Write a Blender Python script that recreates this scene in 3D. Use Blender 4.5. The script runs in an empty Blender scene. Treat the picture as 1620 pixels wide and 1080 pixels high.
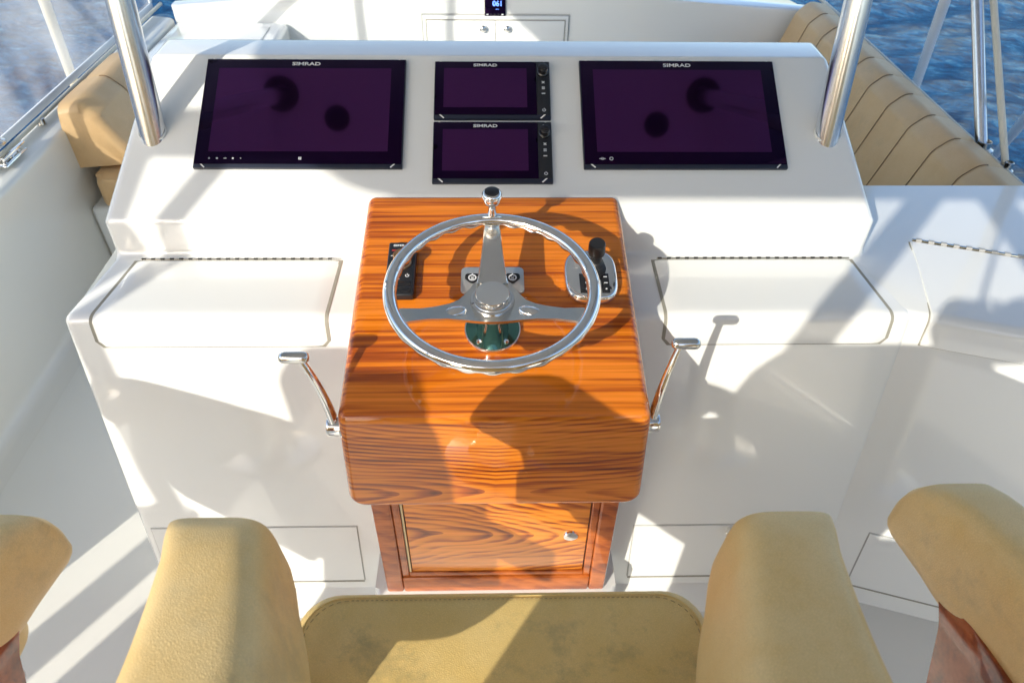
import bpy, bmesh, math, random
from mathutils import Vector, Matrix, noise
R = math.radians
random.seed(4)
SC = bpy.context.scene
COL = SC.collection

# ------------------------------------------------------------------ camera
def setup_camera():
    p, yaw, roll = R(41.79), R(1.836), R(.946)
    fw = Vector((math.sin(yaw)*math.cos(p), math.cos(yaw)*math.cos(p), -math.sin(p)))
    r = fw.cross(Vector((0, 0, 1))).normalized(); u = r.cross(fw)
    r2 = r*math.cos(roll)+u*math.sin(roll); u2 = u*math.cos(roll)-r*math.sin(roll)
    m = Matrix((r2, u2, -fw)).transposed().to_4x4(); m.translation = (0, 0, 1.82)
    cd = bpy.data.cameras.new('camera'); cam = bpy.data.objects.new('camera', cd)
    COL.objects.link(cam); cam.matrix_world = m
    cd.lens = 25.32; cd.sensor_width = 36; cd.clip_start = .02; cd.clip_end = 20000
    cd.dof.use_dof = True; cd.dof.focus_distance = 1.3; cd.dof.aperture_fstop = 8
    SC.camera = cam
setup_camera()

# ------------------------------------------------------------------ light
SUN_AZ, SUN_EL = 35.0, 26.0        # light travels towards +x,+y
w = bpy.data.worlds.new('World'); SC.world = w; w.use_nodes = True
nt = w.node_tree; nt.nodes.clear()
sky = nt.nodes.new('ShaderNodeTexSky'); sky.sky_type = 'NISHITA'; sky.sun_disc = False
sky.sun_elevation = R(SUN_EL); sky.sun_rotation = R(180+SUN_AZ)
sky.air_density = 1.0; sky.dust_density = 1.8; sky.ozone_density = 1.6
bg = nt.nodes.new('ShaderNodeBackground'); bg.inputs['Strength'].default_value = .15
wo = nt.nodes.new('ShaderNodeOutputWorld')
nt.links.new(sky.outputs[0], bg.inputs['Color']); nt.links.new(bg.outputs[0], wo.inputs['Surface'])
sd = bpy.data.lights.new('sun', 'SUN'); sd.energy = 2.45; sd.angle = R(.55); sd.color = (1, .94, .83)
so = bpy.data.objects.new('sun', sd); COL.objects.link(so)
SV = Vector((math.sin(R(SUN_AZ))*math.cos(R(SUN_EL)), math.cos(R(SUN_AZ))*math.cos(R(SUN_EL)), -math.sin(R(SUN_EL))))
so.rotation_euler = SV.to_track_quat('-Z', 'Y').to_euler(); so.location = (-6, -8, 6)
SC.view_settings.view_transform = 'Standard'; SC.view_settings.look = 'None'
SC.view_settings.gamma = 1; SC.view_settings.use_curve_mapping = False
SC.view_settings.exposure = 0.90

# ------------------------------------------------------------------ materials
def new_mat(name):
    m = bpy.data.materials.new(name); m.use_nodes = True
    return m, m.node_tree, m.node_tree.nodes['Principled BSDF']
def N(nt, t, **kw):
    n = nt.nodes.new(t)
    for k, v in kw.items():
        if k in n.inputs: n.inputs[k].default_value = v
        else: setattr(n, k, v)
    return n
def mapping(nt, scale=(1, 1, 1), rot=(0, 0, 0)):
    tc = N(nt, 'ShaderNodeTexCoord'); mp = N(nt, 'ShaderNodeMapping')
    mp.inputs['Scale'].default_value = scale; mp.inputs['Rotation'].default_value = rot
    nt.links.new(tc.outputs['Object'], mp.inputs['Vector']); return mp.outputs[0]
def ramp(nt, stops, fac):
    r = N(nt, 'ShaderNodeValToRGB'); e = r.color_ramp.elements
    while len(e) < len(stops): e.new(.5)
    for i, (p, c) in enumerate(stops): e[i].position = p; e[i].color = (*c, 1)
    nt.links.new(fac, r.inputs[0]); return r.outputs[0]
def bump(nt, b, h, dist, strength=1):
    n = N(nt, 'ShaderNodeBump'); n.inputs['Distance'].default_value = dist; n.inputs['Strength'].default_value = strength
    nt.links.new(h, n.inputs['Height']); nt.links.new(n.outputs[0], b.inputs['Normal']); return n
def plain(name, col, rough=.5, metal=0, coat=0, spec=.5, coat_rough=.03):
    m, nt, b = new_mat(name)
    b.inputs['Base Color'].default_value = (*col, 1); b.inputs['Roughness'].default_value = rough
    b.inputs['Metallic'].default_value = metal; b.inputs['Coat Weight'].default_value = coat
    b.inputs['Coat Roughness'].default_value = coat_rough; b.inputs['Specular IOR Level'].default_value = spec
    return m
def gelcoat(name, col, rough=.3, coat=.6):
    m, nt, b = new_mat(name)
    v = mapping(nt, (1, 1, 1))
    n1 = N(nt, 'ShaderNodeTexNoise'); n1.inputs['Scale'].default_value = 1.7; n1.inputs['Detail'].default_value = 4
    nt.links.new(v, n1.inputs['Vector'])
    c2 = tuple(x*.975 for x in col)
    nt.links.new(ramp(nt, [(.3, c2), (.7, col)], n1.outputs[0]), b.inputs['Base Color'])
    b.inputs['Roughness'].default_value = rough
    n3 = N(nt, 'ShaderNodeTexNoise'); n3.inputs['Scale'].default_value = 6; n3.inputs['Detail'].default_value = 1
    nt.links.new(v, n3.inputs['Vector']); bump(nt, b, n3.outputs[0], .003, .2)
    b.inputs['Coat Weight'].default_value = coat; b.inputs['Coat Roughness'].default_value = .04; b.inputs['Coat IOR'].default_value = 1.6
    return m
def wood(name, light, mid, dark, freq, axis=(0, 1, -1), amp=5.0, ns=(.9, 5, 5), coat=1.0, off=0.0, wb=.24, fine=(1.5, 42, 42), flame=None):
    m, nt, b = new_mat(name)
    tc = N(nt, 'ShaderNodeTexCoord')
    dot = N(nt, 'ShaderNodeVectorMath', operation='DOT_PRODUCT'); dot.inputs[1].default_value = axis
    nt.links.new(tc.outputs['Object'], dot.inputs[0])
    mp = N(nt, 'ShaderNodeMapping'); mp.inputs['Scale'].default_value = ns; mp.inputs['Location'].default_value = (off, off*.7, 0)
    nt.links.new(tc.outputs['Object'], mp.inputs['Vector'])
    n1 = N(nt, 'ShaderNodeTexNoise'); n1.inputs['Scale'].default_value = 1.0; n1.inputs['Detail'].default_value = 3.5; n1.inputs['Roughness'].default_value = .45
    nt.links.new(mp.outputs[0], n1.inputs['Vector'])
    a = N(nt, 'ShaderNodeMath', operation='MULTIPLY'); a.inputs[1].default_value = freq
    nt.links.new(dot.outputs['Value'], a.inputs[0])
    c = N(nt, 'ShaderNodeMath', operation='MULTIPLY_ADD'); c.inputs[1].default_value = amp
    nt.links.new(n1.outputs[0], c.inputs[0]); nt.links.new(a.outputs[0], c.inputs[2])
    if flame:
        z0, fa, fb, mirror = flame
        sx = N(nt, 'ShaderNodeSeparateXYZ'); nt.links.new(tc.outputs['Object'], sx.inputs[0])
        def mth(op, a, b=None, cc=None):
            n = N(nt, 'ShaderNodeMath', operation=op)
            for i_, v_ in enumerate((a, b, cc)):
                if v_ is None: continue
                if isinstance(v_, (int, float)): n.inputs[i_].default_value = v_
                else: nt.links.new(v_, n.inputs[i_])
            return n.outputs[0]
        dz = mth('SUBTRACT', sx.outputs['Z'], z0)
        rt = mth('SQRT', mth('MULTIPLY_ADD', dz, dz, .0007))
        xx = mth('MULTIPLY', mth('ABSOLUTE', sx.outputs['X']), -1.0) if mirror else sx.outputs['X']
        fl_ = mth('MULTIPLY_ADD', rt, fa, mth('MULTIPLY', xx, fb))
        cn = mth('MULTIPLY_ADD', n1.outputs[0], amp, fl_)
        class _o: outputs = [cn]
        c = _o
    f0 = N(nt, 'ShaderNodeMath', operation='FRACT'); nt.links.new(c.outputs[0], f0.inputs[0])
    f1 = N(nt, 'ShaderNodeMath', operation='PINGPONG'); f1.inputs[1].default_value = .80; nt.links.new(f0.outputs[0], f1.inputs[0])
    fr = N(nt, 'ShaderNodeMath', operation='POWER'); fr.inputs[1].default_value = 1.6; nt.links.new(f1.outputs[0], fr.inputs[0])
    mpm = N(nt, 'ShaderNodeMapping'); mpm.inputs['Scale'].default_value = (2.2, 14, 14); mpm.inputs['Location'].default_value = (off, 3, 5); nt.links.new(tc.outputs['Object'], mpm.inputs['Vector'])
    nm = N(nt, 'ShaderNodeTexNoise'); nm.inputs['Scale'].default_value = 1; nm.inputs['Detail'].default_value = 2; nt.links.new(mpm.outputs[0], nm.inputs['Vector'])
    mk = N(nt, 'ShaderNodeMapRange'); mk.inputs['From Min'].default_value = .36; mk.inputs['From Max'].default_value = .62; mk.inputs['To Min'].default_value = .12; mk.inputs['To Max'].default_value = 1.15; nt.links.new(nm.outputs[0], mk.inputs['Value'])
    fm = N(nt, 'ShaderNodeMath', operation='MULTIPLY'); nt.links.new(fr.outputs[0], fm.inputs[0]); nt.links.new(mk.outputs[0], fm.inputs[1]); fr = fm
    # fine fibres
    mp2 = N(nt, 'ShaderNodeMapping'); mp2.inputs['Scale'].default_value = (4, 150, 150)
    nt.links.new(tc.outputs['Object'], mp2.inputs['Vector'])
    n2 = N(nt, 'ShaderNodeTexNoise'); n2.inputs['Scale'].default_value = 1; n2.inputs['Detail'].default_value = 4
    nt.links.new(mp2.outputs[0], n2.inputs['Vector'])
    mp3 = N(nt, 'ShaderNodeMapping'); mp3.inputs['Scale'].default_value = fine
    nt.links.new(tc.outputs['Object'], mp3.inputs['Vector'])
    n3 = N(nt, 'ShaderNodeTexNoise'); n3.inputs['Scale'].default_value = 1; n3.inputs['Detail'].default_value = 4; n3.inputs['Roughness'].default_value = .6; n3.inputs['Distortion'].default_value = .25
    nt.links.new(mp3.outputs[0], n3.inputs['Vector'])
    s = N(nt, 'ShaderNodeMath', operation='MULTIPLY_ADD'); s.inputs[1].default_value = wb
    nt.links.new(fr.outputs[0], s.inputs[0])
    s0 = N(nt, 'ShaderNodeMath', operation='MULTIPLY'); s0.inputs[1].default_value = .26
    nt.links.new(n2.outputs[0], s0.inputs[0]); nt.links.new(s0.outputs[0], s.inputs[2])
    s1 = N(nt, 'ShaderNodeMath', operation='MULTIPLY_ADD'); s1.inputs[1].default_value = 1.0-wb*.55
    nt.links.new(n3.outputs[0], s1.inputs[0]); nt.links.new(s.outputs[0], s1.inputs[2])
    mp4 = N(nt, 'ShaderNodeMapping'); mp4.inputs['Scale'].default_value = (1.6, 7, 7); nt.links.new(tc.outputs['Object'], mp4.inputs['Vector'])
    n7 = N(nt, 'ShaderNodeTexNoise'); n7.inputs['Scale'].default_value = 1; n7.inputs['Detail'].default_value = 2; nt.links.new(mp4.outputs[0], n7.inputs['Vector'])
    s2 = N(nt, 'ShaderNodeMath', operation='MULTIPLY_ADD'); s2.inputs[1].default_value = .42; nt.links.new(n7.outputs[0], s2.inputs[0])
    s3 = N(nt, 'ShaderNodeMath', operation='SUBTRACT'); s3.inputs[1].default_value = .21; nt.links.new(s1.outputs[0], s3.inputs[0]); nt.links.new(s3.outputs[0], s2.inputs[2])
    s1 = s2
    hi_ = tuple(min(1, q*1.15+.01) for q in light)
    col = ramp(nt, [(.44, hi_), (.57, light), (.70, mid), (.87, dark)], s1.outputs[0])
    nt.links.new(col, b.inputs['Base Color'])
    b.inputs['Roughness'].default_value = .5; b.inputs['Specular IOR Level'].default_value = .15
    b.inputs['Coat Weight'].default_value = coat; b.inputs['Coat Roughness'].default_value = .02
    return m
def leather(name, col, worn, dirt_col, scale=230, dirt=.5):
    m, nt, b = new_mat(name)
    v = mapping(nt)
    n1 = N(nt, 'ShaderNodeTexNoise'); n1.inputs['Scale'].default_value = 9; n1.inputs['Detail'].default_value = 8; n1.inputs['Roughness'].default_value = .65
    nt.links.new(v, n1.inputs['Vector'])
    base = ramp(nt, [(.3, col), (.66, worn)], n1.outputs[0])
    n4 = N(nt, 'ShaderNodeTexNoise'); n4.inputs['Scale'].default_value = 14; n4.inputs['Detail'].default_value = 9; n4.inputs['Roughness'].default_value = .75
    nt.links.new(v, n4.inputs['Vector'])
    n5 = N(nt, 'ShaderNodeTexNoise'); n5.inputs['Scale'].default_value = 4.5; n5.inputs['Detail'].default_value = 2
    nt.links.new(v, n5.inputs['Vector'])
    mm = N(nt, 'ShaderNodeMath', operation='MULTIPLY'); nt.links.new(n4.outputs[0], mm.inputs[0]); nt.links.new(n5.outputs[0], mm.inputs[1])
    dm = ramp(nt, [(.30, (0, 0, 0)), (.40, (dirt, dirt, dirt))], mm.outputs[0])
    mx = N(nt, 'ShaderNodeMix', data_type='RGBA'); nt.links.new(dm, mx.inputs['Factor']); nt.links.new(base, mx.inputs[6]); mx.inputs[7].default_value = (*dirt_col, 1)
    # pebble grain: tops a little paler than the grooves
    vo = N(nt, 'ShaderNodeTexVoronoi', feature='DISTANCE_TO_EDGE'); vo.inputs['Scale'].default_value = scale
    nw = N(nt, 'ShaderNodeTexNoise'); nw.inputs['Scale'].default_value = 25; nt.links.new(v, nw.inputs['Vector'])
    va = N(nt, 'ShaderNodeVectorMath', operation='MULTIPLY_ADD'); va.inputs[1].default_value = (.02, .02, .02)
    nt.links.new(nw.outputs['Color'], va.inputs[0]); nt.links.new(v, va.inputs[2]); nt.links.new(va.outputs[0], vo.inputs['Vector'])
    gr = ramp(nt, [(0.02, (.86, .86, .86)), (.22, (1, 1, 1))], vo.outputs['Distance'])
    m2 = N(nt, 'ShaderNodeMix', data_type='RGBA', blend_type='MULTIPLY'); m2.inputs['Factor'].default_value = .7
    nt.links.new(mx.outputs[2], m2.inputs[6]); nt.links.new(gr, m2.inputs[7])
    nt.links.new(m2.outputs[2], b.inputs['Base Color'])
    b.inputs['Roughness'].default_value = .42; b.inputs['Specular IOR Level'].default_value = .5
    ad = N(nt, 'ShaderNodeMath', operation='MULTIPLY_ADD'); ad.inputs[1].default_value = 1.2
    nt.links.new(vo.outputs['Distance'], ad.inputs[0]); 
    n6 = N(nt, 'ShaderNodeTexNoise'); n6.inputs['Scale'].default_value = 60; n6.inputs['Detail'].default_value = 4; nt.links.new(v, n6.inputs['Vector'])
    nt.links.new(n6.outputs[0], ad.inputs[2])
    bump(nt, b, ad.outputs[0], .00042, .8)
    return m

M = {}
M['gel'] = gelcoat('white_gelcoat', (.82, .83, .80), .22, 1.0)
M['gel_wall'] = gelcoat('wall_gelcoat', (.79, .775, .70), .36, .5)
M['floor'] = gelcoat('deck_gelcoat', (.80, .79, .72), .5, .1)
M['roof'] = gelcoat('roof_gelcoat', (.70, .72, .73), .35, .4)
M['gap_shade'] = plain('seam_shade', (.30, .29, .24), .7)  # dark tone painted as the shade inside lid and door gaps
M['seam'] = plain('thin_seam', (.42, .42, .40), .7)
M['wood'] = wood('varnished_teak', (.66, .180, .007), (.40, .080, .004), (.17, .028, .003), 80, amp=8.0, ns=(.6, 3.4, 3.4), wb=.15, fine=(1.3, 88, 88))
M['wood_front'] = wood('varnished_teak_front', (.62, .185, .008), (.37, .078, .005), (.13, .024, .003), 46, axis=(0, 0, 1), amp=7.0, ns=(1.6, 1, 4.2), off=7.7, wb=.40, fine=(1.8, 1, 75), flame=(.045, 88, 10, True))
M['wood_door'] = wood('varnished_teak_door', (.66, .215, .014), (.40, .095, .008), (.16, .032, .005), 30, axis=(0, 0, 1), amp=7.0, ns=(2.4, 1, 4), off=4.4, wb=.46, fine=(2.2, 1, 60), flame=(.235, 55, 15, False))
M['wood_frame'] = wood('varnished_teak_frame', (.42, .105, .012), (.28, .060, .008), (.14, .028, .005), 26, axis=(.6, 0, 1), amp=4, ns=(2, 2, 2), off=1.3, wb=.2, fine=(8, 8, 26))
M['wood_chair'] = wood('varnished_teak_chair', (.33, .075, .018), (.22, .045, .012), (.12, .022, .007), 16, axis=(1, .3, 0), amp=3, ns=(2, 2, 1))
M['leather'] = leather('tan_leather', (.80, .55, .21), (.86, .65, .32), (.38, .31, .19), scale=430, dirt=.3)
M['leather_seat'] = leather('tan_leather_seat', (.78, .54, .17), (.84, .62, .25), (.27, .235, .12), scale=430, dirt=.5)
M['vinyl'] = leather('tan_vinyl', (.67, .43, .20), (.71, .48, .24), (.34, .25, .15), scale=420, dirt=.2)
M['tan_thread'] = plain('tan_thread', (.36, .24, .10), .8)
M['stitch'] = plain('brown_thread', (.16, .09, .04), .8)
M['chrome'] = plain('polished_chrome', (.86, .85, .82), .07, 1)
M['chrome_soft'] = plain('polished_stainless', (.74, .73, .69), .16, 1)
def brushed():
    m, nt, b = new_mat('brushed_aluminium_tube')
    v = mapping(nt, (60, 60, 1.5))
    n = N(nt, 'ShaderNodeTexNoise'); n.inputs['Scale'].default_value = 3; n.inputs['Detail'].default_value = 3
    nt.links.new(v, n.inputs['Vector'])
    nt.links.new(ramp(nt, [(.3, (.70, .73, .77)), (.7, (.82, .84, .87))], n.outputs[0]), b.inputs['Base Color'])
    b.inputs['Metallic'].default_value = 1; b.inputs['Roughness'].default_value = .22
    return m
M['brushed'] = brushed()
M['alu'] = plain('anodised_plate', (.60, .61, .60), .35, .8)
def ar_glass(name, base, tint, ior, rough):
    m, nt, b = new_mat(name)
    b.inputs['Base Color'].default_value = (*base, 1); b.inputs['Roughness'].default_value = rough
    b.inputs['IOR'].default_value = ior; b.inputs['Specular Tint'].default_value = (*tint, 1)
    return m
M['bezel'] = ar_glass('black_glass_bezel', (.002, .0015, .004), (.45, .10, .8), 1.5, .04)
M['bezel_side'] = plain('navy_plastic', (.012, .017, .035), .35)
M['keys'] = plain('black_keypad_plastic', (.012, .014, .018), .4)
M['black'] = plain('black_rubber', (.012, .012, .013), .45)
M['black_gloss'] = plain('black_plastic', (.014, .014, .016), .22)
M['print'] = plain('pale_print', (.62, .64, .66), .5)
M['red_print'] = plain('red_print', (.55, .05, .05), .5)
M['corner'] = plain('corner_screw_metal', (.85, .85, .82), .3)
M['lcd'] = ar_glass('dark_purple_lcd', (.006, .0022, .010), (.74, .18, .86), 2.1, .05)
M['teal'] = plain('teal_reflection_ring', (.07, .20, .17), .12, .85, .5)  # teal paints a green reflection into the flange colour
M['pipe_cream'] = plain('cream_painted_pipe', (.66, .62, .50), .4)
M['pipe_white'] = plain('white_painted_pipe', (.80, .83, .86), .35)
def glow(name, col, s):
    m, nt, b = new_mat(name); b.inputs['Base Color'].default_value = (*col, 1)
    b.inputs['Emission Color'].default_value = (*col, 1); b.inputs['Emission Strength'].default_value = s; return m
M['blue_led'] = glow('blue_led_digits', (.12, .25, .9), 1.2)
def clear():
    m, nt, b = new_mat('clear_vinyl'); nt.nodes.remove(b)
    tr = N(nt, 'ShaderNodeBsdfTransparent'); tr.inputs[0].default_value = (.96, .975, .985, 1)
    gl = N(nt, 'ShaderNodeBsdfGlossy'); gl.inputs['Roughness'].default_value = .03
    di = N(nt, 'ShaderNodeBsdfTranslucent'); di.inputs[0].default_value = (.8, .83, .86, 1)
    v = mapping(nt, (1, 1, 1)); n = N(nt, 'ShaderNodeTexNoise'); n.inputs['Scale'].default_value = 2.6; n.inputs['Detail'].default_value = 3
    nt.links.new(v, n.inputs['Vector'])
    bp = N(nt, 'ShaderNodeBump'); bp.inputs['Distance'].default_value = .012; nt.links.new(n.outputs[0], bp.inputs['Height']); nt.links.new(bp.outputs[0], gl.inputs['Normal'])
    lw = N(nt, 'ShaderNodeLayerWeight'); lw.inputs[0].default_value = .5
    pw = N(nt, 'ShaderNodeMath', operation='POWER'); pw.inputs[1].default_value = 4; nt.links.new(lw.outputs['Facing'], pw.inputs[0])
    fr = N(nt, 'ShaderNodeMath', operation='MULTIPLY_ADD'); fr.inputs[1].default_value = .7; fr.inputs[2].default_value = .035; nt.links.new(pw.outputs[0], fr.inputs[0])
    m1 = N(nt, 'ShaderNodeMixShader'); nt.links.new(fr.outputs[0], m1.inputs[0]); nt.links.new(tr.outputs[0], m1.inputs[1]); nt.links.new(gl.outputs[0], m1.inputs[2])
    ns = N(nt, 'ShaderNodeTexNoise'); ns.inputs['Scale'].default_value = 1.0; ns.inputs['Detail'].default_value = 5; ns.inputs['Distortion'].default_value = .8  # streaky haze: scuffed vinyl, also painting in the pane's reflections
    mps = N(nt, 'ShaderNodeMapping'); mps.inputs['Scale'].default_value = (1, 2.2, 1.1); mps.inputs['Rotation'].default_value = (R(35), 0, 0); nt.links.new(v, mps.inputs[0]); nt.links.new(mps.outputs[0], ns.inputs['Vector'])
    rs = N(nt, 'ShaderNodeMapRange'); rs.inputs['From Min'].default_value = .42; rs.inputs['From Max'].default_value = .68; rs.inputs['To Min'].default_value = .03; rs.inputs['To Max'].default_value = .22; nt.links.new(ns.outputs[0], rs.inputs['Value'])
    m2 = N(nt, 'ShaderNodeMixShader'); nt.links.new(rs.outputs[0], m2.inputs[0]); nt.links.new(m1.outputs[0], m2.inputs[1]); nt.links.new(di.outputs[0], m2.inputs[2])
    nt.links.new(m2.outputs[0], nt.nodes['Material Output'].inputs[0]); return m
M['clear'] = clear()
def sea():
    m, nt, b = new_mat('sea_water')
    v = mapping(nt, (1, 1, 1), (0, 0, R(25)))
    b.inputs['Base Color'].default_value = (.010, .062, .125, 1); b.inputs['Roughness'].default_value = .12; b.inputs['IOR'].default_value = 1.22
    n1 = N(nt, 'ShaderNodeTexNoise'); n1.inputs['Scale'].default_value = 2.4; n1.inputs['Detail'].default_value = 9; n1.inputs['Roughness'].default_value = .66; n1.inputs['Distortion'].default_value = .3
    mp = N(nt, 'ShaderNodeMapping'); mp.inputs['Scale'].default_value = (.85, 1.7, 1); nt.links.new(v, mp.inputs[0]); nt.links.new(mp.outputs[0], n1.inputs['Vector'])
    bump(nt, b, n1.outputs[0], .42, 1)
    nt.links.new(ramp(nt, [(.40, (.002, .040, .13)), (.56, (.006, .11, .28)), (.72, (.12, .34, .52))], n1.outputs[0]), b.inputs['Base Color'])
    return m
M['sea'] = sea()

# ------------------------------------------------------------------ builders
def link(name, me, m, parent=None, smooth=35):
    if m is not None and not me.materials: me.materials.append(m)
    if smooth:
        for p in me.polygons: p.use_smooth = True
        me.set_sharp_from_angle(angle=R(smooth))
    o = bpy.data.objects.new(name, me); COL.objects.link(o)
    if parent is not None: o.parent = parent
    return o
def from_bm(name, bm, m, parent=None, smooth=35):
    bmesh.ops.recalc_face_normals(bm, faces=bm.faces)
    me = bpy.data.meshes.new(name); bm.to_mesh(me); bm.free()
    return link(name, me, m, parent, smooth)
def add_box(bm, x0, x1, y0, y1, z0, z1, bev=0, seg=2):
    r = bmesh.ops.create_cube(bm, size=1); vs = r['verts']
    for v in vs:
        v.co = Vector((x0 if v.co.x < 0 else x1, y0 if v.co.y < 0 else y1, z0 if v.co.z < 0 else z1))
    if bev:
        es = list({e for v in vs for e in v.link_edges})
        bmesh.ops.bevel(bm, geom=es, offset=bev, segments=seg, affect='EDGES', profile=.5)
def box(name, dims, m, parent=None, bev=0, seg=2):
    bm = bmesh.new(); add_box(bm, *dims, bev, seg); return from_bm(name, bm, m, parent)
def add_prism(bm, poly, h0, h1, bev=0, seg=3, ax='z', which='all'):
    def P(a, b, h):
        return {'z': (a, b, h), 'x': (h, a, b), 'y': (a, h, b)}[ax]
    lo = [bm.verts.new(P(a, b, h0)) for a, b in poly]; hi = [bm.verts.new(P(a, b, h1)) for a, b in poly]
    n = len(poly); f1 = bm.faces.new(lo); f2 = bm.faces.new(hi)
    sides = [bm.faces.new((lo[i], lo[(i+1) % n], hi[(i+1) % n], hi[i])) for i in range(n)]
    if bev:
        if which == 'all': es = list({e for f in (f1, f2) for e in f.edges} | {e for s in sides for e in s.edges})
        elif which == 'caps': es = list({e for f in (f1, f2) for e in f.edges})
        elif which == 'top': es = list(f2.edges)
        bmesh.ops.bevel(bm, geom=es, offset=bev, segments=seg, affect='EDGES', profile=.5)
def prism(name, poly, h0, h1, m, parent=None, bev=0, seg=3, ax='z', which='all', smooth=35):
    bm = bmesh.new(); add_prism(bm, poly, h0, h1, bev, seg, ax, which); return from_bm(name, bm, m, parent, smooth)
def rrect(x0, x1, y0, y1, r, n=6):
    pts = []
    for cx, cy, a0 in ((x1-r, y1-r, 0), (x0+r, y1-r, 90), (x0+r, y0+r, 180), (x1-r, y0+r, 270)):
        for i in range(n+1):
            a = R(a0+90*i/n); pts.append((cx+r*math.cos(a), cy+r*math.sin(a)))
    return pts
def fillet(pts, rads, n=5, closed=False):
    out = []
    L = len(pts)
    for i, p in enumerate(pts):
        r = rads[i] if isinstance(rads, (list, tuple)) else rads
        if (not closed and i in (0, L-1)) or r <= 0: out.append(tuple(p)); continue
        p = Vector(p); a = (Vector(pts[i-1])-p); b = (Vector(pts[(i+1) % L])-p)
        la, lb = a.length, b.length; a.normalize(); b.normalize()
        ang = a.angle(b); d = min(r/math.tan(ang/2), la*.48, lb*.48); rr = d*math.tan(ang/2)
        c = p+(a+b).normalized()*(rr/math.sin(ang/2))
        s = p+a*d-c; e = p+b*d-c; tot = s.angle(e)
        for k in range(n+1):
            t = k/n; q = (s*math.sin((1-t)*tot)+e*math.sin(t*tot))/math.sin(tot) if tot > 1e-4 else s
            out.append(tuple(c+q))
    return out
def add_tube(bm, pts, r, seg=16, caps=True):
    pts = [Vector(p) for p in pts]; rs = r if isinstance(r, (list, tuple)) else [r]*len(pts)
    rings = []; prev = None
    for i, p in enumerate(pts):
        t = (pts[min(i+1, len(pts)-1)]-pts[max(i-1, 0)]).normalized()
        if prev is None:
            a = Vector((0, 0, 1)) if abs(t.z) < .9 else Vector((1, 0, 0)); u = t.cross(a).normalized()
        else:
            u = (prev-t*prev.dot(t)).normalized()
        prev = u; v = t.cross(u)
        rings.append([bm.verts.new(p+(u*math.cos(2*math.pi*k/seg)+v*math.sin(2*math.pi*k/seg))*rs[i]) for k in range(seg)])
    for a, b in zip(rings, rings[1:]):
        for k in range(seg): bm.faces.new((a[k], a[(k+1) % seg], b[(k+1) % seg], b[k]))
    if caps: bm.faces.new(rings[0]); bm.faces.new(rings[-1])
def tube(name, pts, r, m, parent=None, seg=20, caps=True):
    bm = bmesh.new(); add_tube(bm, pts, r, seg, caps); return from_bm(name, bm, m, parent)
def add_lathe(bm, prof, seg=40, M4=None):
    M4 = M4 or Matrix(); rings = []
    for r, z in prof:
        if r < 1e-6: rings.append([bm.verts.new(M4 @ Vector((0, 0, z)))])
        else: rings.append([bm.verts.new(M4 @ Vector((r*math.cos(2*math.pi*k/seg), r*math.sin(2*math.pi*k/seg), z))) for k in range(seg)])
    for a, b in zip(rings, rings[1:]):
        for k in range(seg):
            q = [a[k % len(a)], a[(k+1) % len(a)], b[(k+1) % len(b)], b[k % len(b)]]
            q2 = []
            for v in q:
                if v not in q2: q2.append(v)
            if len(q2) > 2: bm.faces.new(q2)
def lathe(name, prof, m, parent=None, seg=40, M4=None, smooth=40):
    bm = bmesh.new(); add_lathe(bm, prof, seg, M4); return from_bm(name, bm, m, parent, smooth)
def T(x, y, z): return Matrix.Translation((x, y, z))
RX = lambda a: Matrix.Rotation(R(a), 4, 'X')
RY = lambda a: Matrix.Rotation(R(a), 4, 'Y')
RZ = lambda a: Matrix.Rotation(R(a), 4, 'Z')
def thing(name, label, cat, M4=None, group=None):
    o = bpy.data.objects.new(name, None); o.empty_display_size = .05; COL.objects.link(o)
    if M4 is not None: o.matrix_world = M4
    tag(o, label, cat, group); return o
def tag(o, label, cat, group=None):
    o['label'] = label; o['category'] = cat
    if group: o['group'] = group
    return o
def struct(o): o['kind'] = 'structure'; return o
def text(name, s, size, m, parent, x, y, z, off=.0, align='CENTER', h=.0006, xs=1.0):
    cu = bpy.data.curves.new(name, 'FONT'); cu.body = s; cu.size = size; cu.offset = off; cu.align_x = align; cu.align_y = 'CENTER'
    cu.extrude = h/2; cu.resolution_u = 3
    t = bpy.data.objects.new('tmp', cu); COL.objects.link(t)
    bpy.context.view_layer.update()
    me = bpy.data.meshes.new_from_object(t.evaluated_get(bpy.context.evaluated_depsgraph_get()))
    bpy.data.objects.remove(t)
    me.transform(T(x, y, z) @ Matrix.Diagonal((xs, 1, 1, 1)))
    me.materials.clear(); return link(name, me, m, parent, 0)
def copy_tree(o, M4, label=None):
    c = o.copy(); COL.objects.link(c); c.matrix_world = M4
    if label: c['label'] = label
    for ch in o.children:
        d = ch.copy(); COL.objects.link(d); d.parent = c; d.matrix_basis = ch.matrix_basis.copy()
        for g in ch.children:
            e = g.copy(); COL.objects.link(e); e.parent = d; e.matrix_basis = g.matrix_basis.copy()
    return c
def interp(tab, t):
    if t <= tab[0][0]: return tab[0][1]
    for (a, va), (b, vb) in zip(tab, tab[1:]):
        if t <= b: return va+(vb-va)*(t-a)/(b-a)
    return tab[-1][1]

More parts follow.
